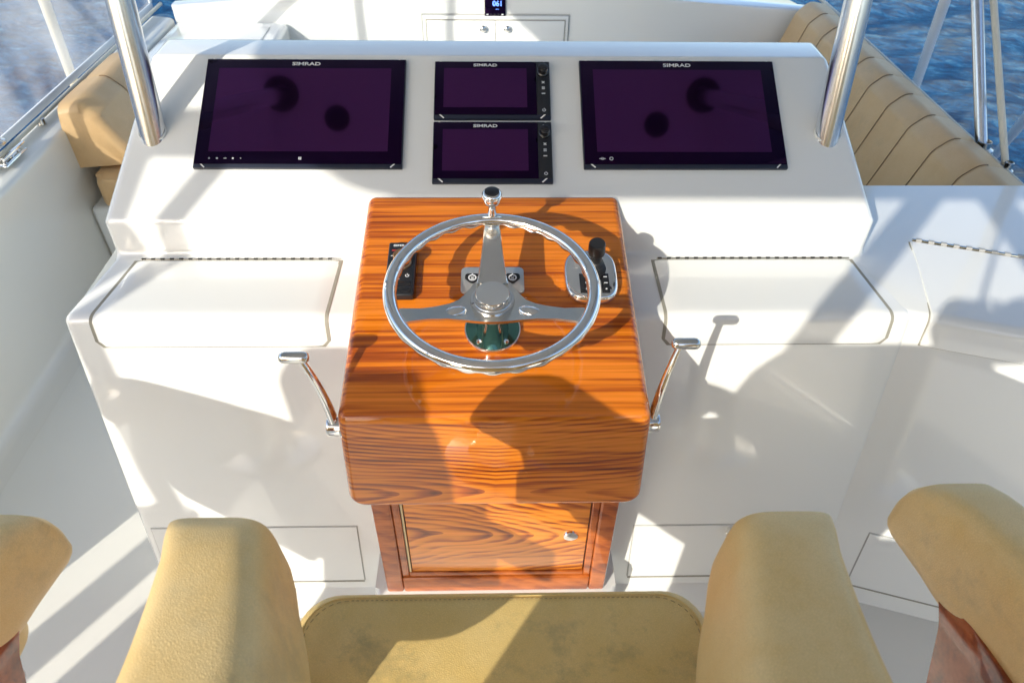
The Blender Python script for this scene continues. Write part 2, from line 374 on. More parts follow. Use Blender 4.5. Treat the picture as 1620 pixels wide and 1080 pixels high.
# ------------------------------------------------------------------ sea, floor
def build_sea():
    bm = bmesh.new(); Z = -4.6
    def h(x, y):
        a = R(25); u = x*math.cos(a)+y*math.sin(a); v = -x*math.sin(a)+y*math.cos(a)
        return (noise.noise(Vector((u*.35, v*.9, 1)))*.16+noise.noise(Vector((u*.9, v*2.1, 5)))*.07)
    xs = [-60+i*.22 for i in range(0)]
    def axis(lo, hi, step, far):
        a = [lo+i*step for i in range(int((hi-lo)/step)+1)]
        return [-far, -far*.2]+a+[far*.2, far]
    X = axis(-24, 34, .27, 6000); Y = axis(-10, 48, .27, 6000)
    g = [[bm.verts.new((x, y, Z+(h(x, y) if abs(x) < 60 and abs(y) < 60 else 0))) for x in X] for y in Y]
    for j in range(len(Y)-1):
        for i in range(len(X)-1): bm.faces.new((g[j][i], g[j][i+1], g[j+1][i+1], g[j+1][i]))
    struct(from_bm('sea_water', bm, M['sea'], smooth=180))
build_sea()
struct(prism('deck_floor', [(-1.68, -2.2), (1.68, -2.2), (1.68, 3.9), (-1.68, 3.9)], -.12, 0, M['floor']))

# ------------------------------------------------------------------ bulwarks
def bulwark(name, label, s, y0, y1, ztop=.60, tw=.115):
    t = thing(name, label, 'bulwark wall', T(s*1.6, y0, 0))
    L = y1-y0
    prof = fillet([(-.10, .0), (0, 0), (.0, ztop), (tw, ztop+.012), (tw, -.6)], [0, .09, .022, .02, 0], 5)
    pts = [(s*a, b) for a, b in prof]+[(s*-.10, -.012), (s*.10, -.6)][:0]
    bm = bmesh.new()
    rings = []
    for y in (0, L):
        rings.append([bm.verts.new((a, y, b+.001)) for a, b in pts])
    for i in range(len(pts)-1): bm.faces.new((rings[0][i], rings[0][i+1], rings[1][i+1], rings[1][i]))
    for r in rings: 
        bm.faces.new([r[i] for i in range(len(pts))])
    from_bm('wall_panel', bm, M['gel_wall'], t)
    return t
bulwark('bulwark_wall', 'low off-white side wall on the left of the flybridge deck, with rounded foot', -1, .52, 3.8)
bulwark('bulwark_wall', 'low off-white side wall on the right, behind the long tan bolster', 1, -2.2, 3.8, .64)
bulwark('bulwark_wall', 'short off-white side wall behind the boarding gap on the left', -1, -2.2, -.35)

# front bulkhead with locker
def front_bulkhead():
    t = thing('front_bulkhead', 'white forward bulkhead with a flush double locker and two chrome knobs', 'bulkhead', T(0, 3.8, 0))
    top = [(-1.6, .66), (-1.1, .70), (-.4, .735), (.3, .735), (1.0, .695), (1.6, .66)]
    poly = [(-1.6, 0)]+top+[(1.6, 0)]; poly = poly[::-1]
    prism('wall_panel', poly, 0, .10, M['gel'], t, bev=.02, ax='y', which='caps')
    # foredeck beyond the bulkhead
    bm = bmesh.new()
    for (x0, z0), (x1, z1) in zip(top, top[1:]):
        pass
    rows = []
    for k in range(8):
        y = .08+k*.45; dz = -.012-.03*k-.012*k*k
        rows.append([bm.verts.new((x*(1-.03*k), y, z+dz)) for x, z in top])
    for a, b in zip(rows, rows[1:]):
        for i in range(len(top)-1): bm.faces.new((a[i], a[i+1], b[i+1], b[i]))
    from_bm('foredeck', bm, M['gel'], t, 60)
    # locker: recessed frame and two doors
    fr = box('locker_frame', (-.355, .38, -.014, .0, .20, .625), M['gel'], t, .004)
    box('frame_seam', (-.362, .387, -.004, -.001, .193, .632), M['seam'], fr)
    for x0, x1, kx in ((-.336, .0105, -.052), (.0125, .361, .070)):
        d = box('locker_door', (x0, x1, -.020, -.0145, .215, .604), M['gel'], t, .003)
        lathe('knob', [(0, .026), (.010, .025), (.0165, .019), (.0165, .012), (.008, .008), (.008, 0)], M['chrome'], d, 20, T(kx, -.020, .570) @ RX(90))
    box('door_gap', (-.341, .366, -.0150, -.0140, .210, .609), M['gap_shade'], t)
front_bulkhead()
def stereo():
    t = thing('marine_stereo', 'small black square display with blue digits 061 set above the locker', 'display', T(.010, 3.8, .665))
    box('bezel', (-.053, .053, -.012, 0, -.045, .055), M['bezel'], t, .003)
    o = text('blue_digits', '061', .034, M['blue_led'], t, 0, 0, 0, .0008)
    o.rotation_euler = (R(90), 0, 0); o.location = (.012, -.0127, .018)
    o = text('small_print', '▪▪▪', .01, M['blue_led'], t, 0, 0, 0); o.rotation_euler = (R(90), 0, 0); o.location = (.01, -.0127, -.008)
    for i in range(5): 
        box('button', (-.044+i*.019, -.034+i*.019, -.014, -.012, -.036, -.030), M['print'] if i in (0, 4) else M['keys'], t, .001)
stereo()
# moulded benches forward
def benches():
    t = thing('lounge_bench', 'white moulded bench box forward on the left, lit by the sun', 'bench', T(-1.32, 3.1, 0))
    box('bench_body', (-.275, .29, .02, .695, .001, .590), M['gel'], t, .03, 4)
    box('bench_lid', (-.22, .22, .10, .60, .590, .597), M['gel'], t, .003)
    t = thing('lounge_seat_base', 'white base of the seat under the long bolster on the right', 'seat base', T(1.29, 2.9, 0))
    box('base_body', (-.30, .305, -1.15, .89, .001, .30), M['gel'], t, .03, 4)
benches()

# ------------------------------------------------------------------ helm console
PROF = [(1.004, 0.0), (1.142, .867), (1.347, .880), (1.347, .968), (1.722, 1.186), (1.83, 1.190), (1.835, .885), (1.86, .0)]
PR = [0, .022, .018, .020, .022, .02, 0, 0]
prof = fillet(PROF, PR, 5)
def half_w(y, z):
    if z > .93: return interp([(.93, .850), (.968, .848), (1.19, .806)], z)
    if y > 1.2 : return interp([(1.2, .868), (1.347, .850)], y) if z > .8 else .86
    return .885
def console_body(parent):
    n = len(prof)
    nor = []
    for i in range(n):
        a = Vector(prof[max(i-1, 0)]); b = Vector(prof[min(i+1, n-1)]); d = (b-a).normalized(); nor.append(Vector((d.y, -d.x)))
    secs = []
    r = .022
    bm = bmesh.new()
    def sec(s, inset, xoff):
        ring = []
        for (y, z), nn in zip(prof, nor):
            ring.append(bm.verts.new((s*(half_w(y, z)-xoff), y+nn.x*inset, max(z+nn.y*inset, 0) if z > 0 else 0)))
        return ring
    for s in (-1, 1):
        ss = []
        for k in range(6):
            th = R(90)*k/5
            ss.append(sec(s, r*(1-math.sin(th)), r*(1-math.cos(th))))
        if s == -1: left = ss
        else: right = ss
    # the profile walk has +normal pointing inwards/outwards: fixed by recalc
    allr = left+right[::-1]
    for a, b in zip(allr, allr[1:]):
        for i in range(n-1): bm.faces.new((a[i], a[i+1], b[i+1], b[i]))
    kb = n-2; k2 = min(range(n), key=lambda i: abs(prof[i][0]-1.347)+abs(prof[i][1]-.882))
    for rg in (left[0], right[0]):
        bm.faces.new(rg[:k2+1]+rg[kb:]); bm.faces.new(rg[k2:kb+1])
    return from_bm('console_body', bm, M['gel'], parent, 50)
def lid(parent, xb0, xb1, xf0, xf1, knuckle_dir):
    """storage lid wrapping over the front edge of the shelf"""
    sec = fillet([(1.322, .8785), (1.142, .867), (1.1315, .800)], [0, .022, 0], 6)
    def build(name, off, grow, m, rc):
        bm = bmesh.new(); top = []; 
        # resample densely
        pts = []
        for a, b in zip(sec, sec[1:]):
            L = math.dist(a, b); k = max(1, int(L/.012))
            for i in range(k): pts.append((a[0]+(b[0]-a[0])*i/k, a[1]+(b[1]-a[1])*i/k))
        pts.append(sec[-1])
        # arclength
        S = [0]
        for a, b in zip(pts, pts[1:]): S.append(S[-1]+math.dist(a, b))
        tot = S[-1]
        nx = 26; hi = []; lo = []
        for i, (p, s) in enumerate(zip(pts, S)):
            a = Vector(pts[max(i-1, 0)]); b = Vector(pts[min(i+1, len(pts)-1)]); d = (b-a).normalized(); nn = Vector((-d.y, d.x))
            if nn.y < 0 and abs(nn.y) > .5: nn = -nn
            if i > len(pts)*.7 and nn.x > 0: nn = -nn
            f = min(1, s/.18); x0 = xb0+(xf0-xb0)*f; x1 = xb1+(xf1-xb1)*f
            e = tot-s; c = 0
            if e < rc: c = rc-math.sqrt(max(0, rc*rc-(rc-e)**2))
            x0 += c-grow; x1 -= c-grow if False else c; x1 += grow
            P = Vector(p)
            if i == 0: P = P+Vector((grow, grow*.06))
            if i == len(pts)-1: P = P+Vector((-grow*.15, -grow))
            rh = []; rl = []
            for k in range(nx+1):
                t = k/nx
                # rounded lip: cluster at edges
                tt = t
                x = x0+(x1-x0)*tt
                edge = min(x-x0, x1-x, s+.0008, e+.0008); lip = .0025
                hgt = off*(math.sqrt(max(0, 1-(1-min(edge, lip)/lip)**2)) if m is M['gel'] else 1)
                rh.append(bm.verts.new((x, P.x+nn.x*max(hgt, .0004), P.y+nn.y*max(hgt, .0004))))
            hi.append(rh)
        for a, b in zip(hi, hi[1:]):
            for k in range(nx): bm.faces.new((a[k], a[k+1], b[k+1], b[k]))
        # skirt
        n1 = len(hi)
        loop = [hi[i][0] for i in range(n1)]+[hi[-1][k] for k in range(1, nx+1)]+[hi[i][-1] for i in range(n1-2, -1, -1)]+[hi[0][k] for k in range(nx-1, 0, -1)]
        low = [bm.verts.new((v.co.x, v.co.y+(.004 if v.co.z < .866 else .0), v.co.z-(.004 if v.co.z > .84 else 0))) for v in loop]
        for i in range(len(loop)): bm.faces.new((loop[i], loop[(i+1) % len(loop)], low[(i+1) % len(loop)], low[i]))
        return from_bm(name, bm, m, parent, 40)
    gk = build('lid_gap_shade', .0012, .0032, M['gap_shade'], .013)  # dark strip drawn as the groove shade under the lid
    o = build('storage_lid', .0042, 0, M['gel'], .011)
    # piano hinge with its knuckles
    h = tube('piano_hinge', [(xb0+.01, 1.3285, .8812), (xb1-.004, 1.3285, .8812)], .0019, M['chrome_soft'], parent, 8)
    bm = bmesh.new(); k = 0; x = xb0+.012
    while x < xb1-.02:
        add_box(bm, x, x+.009, 1.3268, 1.3300, .8800, .8838); x += .0205
    kn = from_bm('hinge_gaps', bm, M['black'], h)
    return o
def low_door(parent, x0, x1, z0, z1, knob=None, name='access_door', hinge=True):
    """door lying on the leaning console front"""
    def yy(z): return 1.142-.159*(.867-z)
    for nm, g, off, m in (('door_gasket', .0025, .0006, M['seam']), (name, 0, .003, M['gel'])):
        bm = bmesh.new(); a = [bm.verts.new((x, yy(z)-off, z)) for x, z in ((x0-g, z0-g), (x1+g, z0-g), (x1+g, z1+g), (x0-g, z1+g))]
        b = [bm.verts.new((v.co.x, v.co.y+.006, v.co.z)) for v in a]
        bm.faces.new(a); bm.faces.new(b)
        for i in range(4): bm.faces.new((a[i], a[(i+1) % 4], b[(i+1) % 4], b[i]))
        o = from_bm(nm, bm, m, parent, 0)
    if hinge:
        tube('door_hinge', [(x0, yy(z0)-.003, z0-.003), (x1, yy(z0)-.003, z0-.003)], .003, M['gap_shade'], o, 8)
    if knob:
        lathe('door_knob', [(0, .024), (.009, .023), (.0145, .018), (.0145, .011), (.007, .007), (.007, 0)], M['chrome'], o, 20, T(knob[0], yy(knob[1])-.003, knob[1]) @ RX(90))
    return o
def console():
    t = thing('helm_console', 'large white gelcoat helm console with sloping instrument face and two storage lids', 'console', T(0, 0, 0))
    console_body(t)
    lid(t, -.793, -.341, -.826, -.346, 1)
    lid(t, .356, .808, .356, .835, -1)
    low_door(t, -.857, -.349, .069, .266)
    low_door(t, .352, .859, .071, .258, (.596, .247))
    # plinth carrying the teak cabinet, rounded into the console
    bm = bmesh.new(); add_prism(bm, fillet([(-.36, 1.10), (-.300, 1.05), (-.300, .905), (.300, .905), (.300, 1.05), (.36, 1.10)], [0, .05, .03, .03, .05, 0], 6), .001, .166, .012, 3, which='top')
    from_bm('cabinet_plinth', bm, M['gel'], t)
    # foot moulding of the console
    bm = bmesh.new(); a = fillet([(1.06, 0.075), (1.008, .035), (.945, .0015)], [0, .06, 0], 6)
    rows = [[bm.verts.new((x, y, z)) for y, z in a] for x in (-.885, .885)]
    for i in range(len(a)-1): bm.faces.new((rows[0][i], rows[0][i+1], rows[1][i+1], rows[1][i]))
    from_bm('foot_moulding', bm, M['gel'], t)
console()

# ------------------------------------------------------------------ side counter (wing)
def side_counter():
    t = thing('side_counter', 'white angled counter joined to the right of the helm console, with a hinged lid', 'counter', T(.885, 1.142, .867) @ RZ(-17.5))
    # local: x along the front crease, y forward, z up (origin = crease start)
    c, s = math.cos(R(17.5)), math.sin(R(17.5))
    def lo(wx, wy): dx, dy = wx-.885, wy-1.142; return (dx*c-dy*s, dx*s+dy*c)
    bm = bmesh.new()
    top = [(0.0, 0.0), (.78, 0), lo(1.60, 1.667), lo(.86, 1.667), lo(.80, 1.36)]
    zt = .013
    # body with leaning front: rings front-bottom / front-top / back
    fb = [(-.0, -.138, -.866), (.80, -.138, -.866)]
    ft = [(-.0, 0, 0), (.80, 0, 0)]
    b1 = [lo(.84, 1.667), lo(1.60, 1.667)]
    fr = fillet([(-.138, -.866), (0, 0), (.13, .010)], [0, .022, 0], 6)
    rows = [[bm.verts.new((x, y, z)) for y, z in fr] for x in (-.095, .80)]
    for i in range(len(fr)-1): bm.faces.new((rows[0][i], rows[1][i], rows[1][i+1], rows[0][i+1]))
    A = rows[0][-1]; B = rows[1][-1]
    p = [bm.verts.new((*lo(.80, 1.36), zt)), bm.verts.new((*lo(.84, 1.655), zt)), bm.verts.new((*lo(1.595, 1.655), zt)), bm.verts.new((*lo(1.66, 1.2), zt))]
    bm.faces.new((A, p[0], p[1], p[2], p[3], B))
    q = [bm.verts.new((*lo(.84, 1.667), -.010)), bm.verts.new((*lo(1.595, 1.667), -.010)), bm.verts.new((*lo(.84, 1.667), -.866)), bm.verts.new((*lo(1.595, 1.667), -.866))]
    bm.faces.new((p[1], q[0], q[1], p[2])); bm.faces.new((q[0], q[2], q[3], q[1]))
    from_bm('counter_body', bm, M['gel'], t, 50)
    # lid wrapping the crease; its left edge and hinge are seen
    x0, x1 = .026, .74
    sec = fillet([(.262, .0135), (0.0, 0), (-.0105, -.066)], [0, .022, 0], 6)
    for nm, off, g, m in (('lid_gap_shade', .0012, .003, M['gap_shade']), ('counter_lid', .005, 0, M['gel'])):
        bm = bmesh.new(); rr = []
        for i, (y, z) in enumerate(sec):
            a = Vector(sec[max(i-1, 0)]); b = Vector(sec[min(i+1, len(sec)-1)]); d = (b-a).normalized(); nn = Vector((-d.y, d.x))
            if i < 3 and nn.y < 0 or i >= len(sec)-3 and nn.x > 0 or (nn.y < 0 and nn.x > 0): nn = -nn
            xa = x0+(-.018 if y > .2 else 0)-g; gy = g if i == 0 else 0; gz = -g if i == len(sec)-1 else 0
            rr.append([bm.verts.new((xa, y+gy+nn.x*.0003, z+gz+nn.y*.0003)), bm.verts.new((xa+.0015, y+gy+nn.x*off, z+gz+nn.y*off)), bm.verts.new((x1+g, y+gy+nn.x*off, z+gz+nn.y*off))])
        for a, b in zip(rr, rr[1:]):
            for k in range(2): bm.faces.new((a[k], a[k+1], b[k+1], b[k]))
        e = [bm.verts.new((v.co.x, v.co.y+.004, v.co.z)) for v in rr[-1]]
        for k in range(2): bm.faces.new((rr[-1][k], rr[-1][k+1], e[k+1], e[k]))
        from_bm(nm, bm, m, t, 40)
    h = tube('piano_hinge', [(.012, .268, .019), (.72, .268, .019)], .0035, M['chrome_soft'], t, 10)
    bm = bmesh.new(); x = .02
    while x < .7: add_box(bm, x, x+.012, .2645, .2715, .0175, .0232); x += .027
    from_bm('hinge_gaps', bm, M['seam'], h)
    # low door in the leaning front
    def yy(z): return .159*z
    for nm, g, off, m in (('door_gasket', .0025, .0006, M['seam']), ('access_door', 0, .003, M['gel'])):
        bm = bmesh.new(); a = [bm.verts.new((x, yy(z)-off, z)) for x, z in ((.098-g, -.805-g), (.52+g, -.805-g), (.52+g, -.615+g), (.098-g, -.615+g))]
        b = [bm.verts.new((v.co.x, v.co.y+.006, v.co.z)) for v in a]
        bm.faces.new(a); bm.faces.new(b)
        for i in range(4): bm.faces.new((a[i], a[(i+1) % 4], b[(i+1) % 4], b[i]))
        o = from_bm(nm, bm, m, t, 0)
    tube('door_hinge', [(.098, yy(-.805)-.003, -.807), (.52, yy(-.805)-.003, -.807)], .0025, M['gap_shade'], o, 8)
side_counter()

# ------------------------------------------------------------------ teak pod and cabinet
def pod():
    t = thing('teak_helm_pod', 'glossy orange teak box standing out of the console, carrying the steering wheel', 'helm pod', T(0, .845, .626))
    bm = bmesh.new(); rows = []; W, r = .272, .016
    ys = [(r*(1-math.cos(R(90)*k/6)) , r*(1-math.sin(R(90)*k/6))) for k in range(7)]
    ys += [(.15, 0), (.30, 0), (.45, 0)]+[(.551-.014*(1-math.sin(R(90)*k/4)), .014*(1-math.cos(R(90)*k/4))) for k in range(5)]
    for y, i in ys:
        zt = .262+.2125*y
        poly = []
        for cx, cz, rr, a0 in ((W-.018, zt-.018, .018, 0), (-W+.018, zt-.018, .018, 90), (-W+.034, .034, .034, 180), (W-.034, .034, .034, 270)):
            for k in range(8):
                a = R(a0+90*k/7); q = max(rr-i, .001); poly.append((cx+q*math.cos(a), cz+q*math.sin(a)))
        rows.append([bm.verts.new((x*(1.012+.045*(1-z/zt)), y, z)) for x, z in poly])
    for p_, q_ in zip(rows, rows[1:]):
        for k in range(len(p_)): bm.faces.new((p_[k], p_[(k+1) % len(p_)], q_[(k+1) % len(p_)], q_[k]))
    bm.faces.new(rows[0]); bm.faces.new(rows[-1])
    o = from_bm('pod_body', bm, M['wood'], t, 50)
    o.data.materials.append(M['wood_front'])
    for f in o.data.polygons:
        if f.normal.y < -.72: f.material_index = 1
    return t
pod()
def cabinet():
    t = thing('teak_cabinet', 'small varnished teak cabinet with round chrome latch under the helm pod', 'cabinet', T(0, .92, .168))
    # frame: four rails mitred round the opening
    for x0, x1, z0, z1 in ((-.268, -.2265, 0, .503), (.2285, .268, 0, .503), (-.2263, .2283, 0, .063)):
        box('frame_rail', (x0, x1, 0, .22, z0, min(z1, .455)), M['wood_frame'], t, .006, 3)
    box('cabinet_back', (-.255, .255, .016, .21, .01, .455), M['wood_frame'], t)
    for x0, x1, z0, z1 in ((-.2260, -.2085, .0635, .503), (.2110, .2280, .0635, .503), (-.2083, .2108, .0635, .0800)):
        box('inner_moulding', (x0, x1, .005, .05, z0, min(z1, .455)), M['wood_frame'], t, .003, 3)
    d = box('cabinet_door', (-.2005, .2085, .008, .03, .0825, .455), M['wood_door'], t, .002)
    lathe('round_latch', [(0, .007), (.010, .0068), (.016, .004), (.0175, 0)], M['chrome'], d, 28, T(.171, .008, .228) @ RX(90))
    bm = bmesh.new(); add_tube(bm, [(-.2048, .009, .083), (-.2048, .009, .455)], .0030, 8); from_bm('piano_hinge', bm, plain('brass_hinge', (.62, .52, .33), .3, .9), d)
    box('door_gap', (-.2083, .2108, .0145, .0155, .080, .455), M['black'], t)
cabinet()

# ------------------------------------------------------------------ displays on the sloping face
FACE_A = math.degrees(math.atan(.582))
def on_face(u, v, h=0): # u right, v up the slope from y=1.46
    a = R(FACE_A); return T(u, 1.46+v*math.cos(a)-h*math.sin(a), 1.034+v*math.sin(a)+h*math.cos(a)) @ RX(FACE_A)
def corner_marks(t, w, h, z):
    for sx in (-1, 1):
        for sy in (-1, 1):
            bm = bmesh.new(); add_box(bm, -.008, .008, -.0014, .0014, 0, .0008)
            bmesh.ops.transform(bm, matrix=T(sx*(w-.020 if w > .15 else w-.018), sy*(h-.0065), z) @ RZ(-45*sx*sy*-1 if sy > 0 else (-45 if sx < 0 else 45)), verts=bm.verts)
            from_bm('corner_mark', bm, M['corner'], t, 0)
def icon(parent, kind, x, y, z, s=.004):
    bm = bmesh.new()
    if kind == 'x':
        for a in (45, -45):
            b0 = len(bm.verts); add_box(bm, -s, s, -s*.22, s*.22, 0, .0006); bm.verts.ensure_lookup_table()
            bmesh.ops.transform(bm, matrix=RZ(a), verts=bm.verts[b0:])
    elif kind == 'bars':
        for k in (-1, 0, 1): add_box(bm, -s, s, k*s*.8-s*.2, k*s*.8+s*.2, 0, .0006)
    elif kind == 'dash': add_box(bm, -s, s, -s*.3, s*.3, 0, .0006)
    elif kind == 'ring':
        for k in range(14):
            a0, a1 = 2*math.pi*k/14, 2*math.pi*(k+1)/14
            q = [bm.verts.new((r*math.cos(a), r*math.sin(a), .0006)) for r, a in ((s, a0), (s, a1), (s*.65, a1), (s*.65, a0))]; bm.faces.new(q)
    elif kind == 'power':
        for k in range(2, 13):
            a0, a1 = math.pi/2+2*math.pi*k/14-.2, math.pi/2+2*math.pi*(k+1)/14-.2
            q = [bm.verts.new((r*math.cos(a), r*math.sin(a), .0006)) for r, a in ((s, a0), (s, a1), (s*.62, a1), (s*.62, a0))]; bm.faces.new(q)
        add_box(bm, -s*.16, s*.16, .1*s, s*1.25, 0, .0006)
    elif kind == 'grid':
        for i in (-1, 1):
            for j in (-1, 1): add_box(bm, i*s*.5-s*.38, i*s*.5+s*.38, j*s*.5-s*.38, j*s*.5+s*.38, 0, .0006)
    elif kind == 'fish':
        for k in range(12):
            a0, a1 = 2*math.pi*k/12, 2*math.pi*(k+1)/12
            q = [bm.verts.new((r*math.cos(a)*1.0, r*math.sin(a)*.8, .0006)) for r, a in ((s, a0), (s, a1), (s*.7, a1), (s*.7, a0))]; bm.faces.new(q)
        add_box(bm, -s*1.7, s*1.7, -s*.15, s*.15, 0, .0006)
    elif kind == 'dot': add_prism(bm, rrect(-s*.5, s*.5, -s*.5, s*.5, s*.3, 2), 0, .0006)
    bmesh.ops.transform(bm, matrix=T(x, y, z), verts=bm.verts)
    return from_bm('icon_'+{'x': 'cross', 'bars': 'bars', 'dash': 'dash', 'ring': 'ring', 'power': 'power', 'grid': 'grid', 'fish': 'oval', 'dot': 'dot'}[kind], bm, M['print'], parent, 0)
def big_display(cx, label, icons):
    w, h = .230, .1445
    t = thing('chart_plotter', label, 'display', on_face(cx, .1395), 'wide flush displays at the two ends of the console face')
    box('housing', (-w, w, -h, h, .0, .0095), M['bezel_side'], t, .002)
    g = box('glass_front', (-w+.002, w-.002, -h+.009, h-.003, .0095, .0115), M['bezel'], t, .0006)
    box('screen', (-.199, .197, -.1045, .117, .0115, .0120), M['lcd'], t)
    text('logo_lettering', 'SIMRAD', .0125, M['print'], t, .0, .129, .0117, .0003, xs=1.5)
    corner_marks(t, w, h, .0097)
    for k, x, y, s in icons: icon(g, k, x, y, .0115, s)
    return t
big_display(-.434, 'wide dark display at the left end of the console face, with tiny bezel icons',
    [('ring', -.195, -.122, .0022), ('dot', -.178, -.122, .004), ('fish', -.160, -.122, .0022), ('dot', -.143, -.122, .004), ('dot', -.126, -.122, .002), ('grid', .004, -.122, .0036)])
big_display(.431, 'wide dark display at the right end of the console face, with two oval icons',
    [('fish', -.188, -.122, .0042), ('ring', -.168, -.122, .0045)])
def small_display(cv, label):
    w, h = .134, .0785
    t = thing('compact_plotter', label, 'display', on_face(-.003, cv), 'compact displays stacked in the middle of the console face')
    box('housing', (-w, w, -h, h, 0, .0095), M['bezel_side'], t, .002)
    box('glass_front', (-w+.002, w-.032, -h+.010, h-.003, .0095, .0115), M['bezel'], t, .0006)
    box('screen', (-.112, .080, -.050, .057, .0115, .0120), M['lcd'], t)
    k = box('keypad_strip', (w-.0315, w-.002, -h+.0105, h-.003, .0095, .0118), M['keys'], t, .0008)
    lathe('rotary_knob', [(.0132, .0118), (.0132, .016), (.0112, .018), (.0108, .030), (.009, .0315), (0, .0318)], M['black_gloss'], k, 28, T(w-.0165, .046, 0))
    icon(k, 'bars', w-.0165, .0655, .0118, .0034)
    icon(k, 'x', w-.0160, .0185, .0118, .0040); icon(k, 'bars', w-.0160, .003, .0118, .0034); icon(k, 'dash', w-.0160, -.012, .0118, .0042); icon(k, 'power', w-.0155, -.057, .0118, .0042)
    box('key_seam', (w-.030, w-.003, -.0500, -.0494, .0118, .0121), M['black'], k)
    text('logo_lettering', 'SIMRAD', .0105, M['print'], t, -.016, .0655, .0117, .0003, xs=1.5)
    corner_marks(t, w, h, .0097)
small_display(.2015, 'upper of the two compact dark displays stacked between the wide ones')
small_display(.0365, 'lower of the two compact dark displays, just above the steering wheel')

# ------------------------------------------------------------------ things on the pod top
POD_A = math.degrees(math.atan(.2125))
def on_pod(u, v, h=0):
    a = R(POD_A); return T(u, 1.1+v*math.cos(a)-h*math.sin(a), .9425+.0006+v*math.sin(a)+h*math.cos(a)) @ RX(POD_A)
def wheel():
    t = thing('steering_wheel', 'polished chrome three spoke steering wheel with a spinner knob at the top of its rim', 'steering wheel', on_pod(-.004, -.072))
    # scalloped rim
    bm = bmesh.new(); NR, NS = 224, 20; RR, rt, H = .1795, .0122, .115
    rings = []
    for i in range(NR):
        a = 2*math.pi*i/NR; ring = []
        wv = (.5+.5*math.cos(a*28))
        for k in range(NS):
            b = 2*math.pi*k/NS
            under = max(0, -math.sin(b))**1.2
            r = rt*(1+.0*under)+.0016*wv*under*0+(.0028-.0075*(1-wv)**1.5)*under
            rr = RR+r*math.cos(b)*1.0; z = H+r*math.sin(b)*1.02
            ring.append(bm.verts.new((rr*math.cos(a), rr*math.sin(a), z)))
        rings.append(ring)
    for i in range(NR):
        a, b = rings[i], rings[(i+1) % NR]
        for k in range(NS): bm.faces.new((a[k], a[(k+1) % NS], b[(k+1) % NS], b[k]))
    from_bm('rim', bm, M['chrome'], t, 180)
    def plate(name, outline, hfun, thick=.005, m='chrome'):
        bm = bmesh.new(); add_prism(bm, outline, 0, thick, .0015, 2, which='top')
        bmesh.ops.triangulate(bm, faces=[f for f in bm.faces if len(f.verts) > 4])
        for v in bm.verts: v.co.z += hfun(v.co.x, v.co.y)
        return from_bm(name, bm, M[m], t, 30)
    # hub plate, dished below the rim, runs out into the two lower spokes
    def hz(x, y):
        d = math.hypot(x, y)
        return interp([(0, .074), (.045, .074), (.075, .083), (.11, .093), (.165, .110)], d)
    base = [(0, -.0515), (.040, -.0515)]
    def arc(pts, n=5): return fillet(pts, [0]+[.06]*(len(pts)-2)+[0], n)
    hub_right = [(0, -.053), (.045, -.0535), (.078, -.0565), (.110, -.0655), (.1490, -.0840), (.1640, -.0530), (.125, -.0425), (.098, -.0290), (.076, -.0160), (.060, -.002), (.050, .014), (.040, .030), (.034, .042)]
    outline = hub_right+[(-x, y) for x, y in hub_right[::-1] if x > 0]
    # finer strips for a smooth dish
    bm = bmesh.new(); add_prism(bm, outline, 0, .006, 0)
    bmesh.ops.triangulate(bm, faces=[f for f in bm.faces if len(f.verts) > 4])
    bmesh.ops.subdivide_edges(bm, edges=[e for e in bm.edges if e.calc_length() > .02], cuts=3, use_grid_fill=False)
    bmesh.ops.triangulate(bm, faces=bm.faces)
    for v in bm.verts: v.co.z += hz(v.co.x, v.co.y)
    from_bm('lower_spokes', bm, M['chrome_soft'], t, 40)
    # upper spoke, a thicker blade
    bm = bmesh.new(); rows = []
    for k in range(13):
        f = k/12; y = .036+f*.136; hw = .0290-.0145*f**.75; z = .084+.026*f
        zz = z+.0015
        rows.append([bm.verts.new(p) for p in ((-hw, y, z-.006), (-hw, y, zz+.001), (-hw+.002, y, zz+.0028), (hw-.002, y, zz+.0028), (hw, y, zz+.001), (hw, y, z-.006))])
    for a, b in zip(rows, rows[1:]):
        for i in range(6): bm.faces.new((a[i], a[(i+1) % 6], b[(i+1) % 6], b[i]))
    bm.faces.new(rows[0]); bm.faces.new(rows[-1])
    from_bm('upper_spoke', bm, M['chrome_soft'], t, 30)
    lathe('hub', [(.0, .072), (.040, .072), (.0405, .080), (.039, .0845), (.035, .0855), (.033, .084), (.0305, .084), (.0305, .098), (.0295, .0995), (0, .1000)], M['chrome'], t, 64, T(0, .000, 0))
    lathe('column', [(.0, .0), (.030, .0), (.0295, .05), (.036, .066), (.036, .075), (0, .075)], M['chrome'], t, 48)
    f = lathe('mounting_flange', [(.0, .0), (.052, .0), (.0525, .003), (.0515, .0055), (.044, .006), (0, .006)], M['teal'], t, 56)
    lathe('flange_rim', [(.0515, .0), (.0535, .0), (.0538, .004), (.0525, .0062), (.0505, .006)], M['chrome'], f, 56)
    for a in (-52, -128, 52, 128):
        lathe('screw', [(0, .0105), (.002, .0098), (.0048, .0092), (.0055, .006), (.0056, .0055)], M['chrome'], f, 16, T(.0415*math.cos(R(a)), .0415*math.sin(R(a)), 0))
    # polished humps where the spokes are bolted from below
    for s in (-1, 1):
        bm = bmesh.new(); bmesh.ops.create_uvsphere(bm, u_segments=20, v_segments=12, radius=1)
        bmesh.ops.transform(bm, matrix=T(s*.068, -.034, hz(.068, -.034)+.003) @ RZ(-s*20) @ Matrix.Diagonal((.024, .0125, .0085, 1)), verts=bm.verts)
        from_bm('spoke_boss', bm, M['chrome'], t, 180)
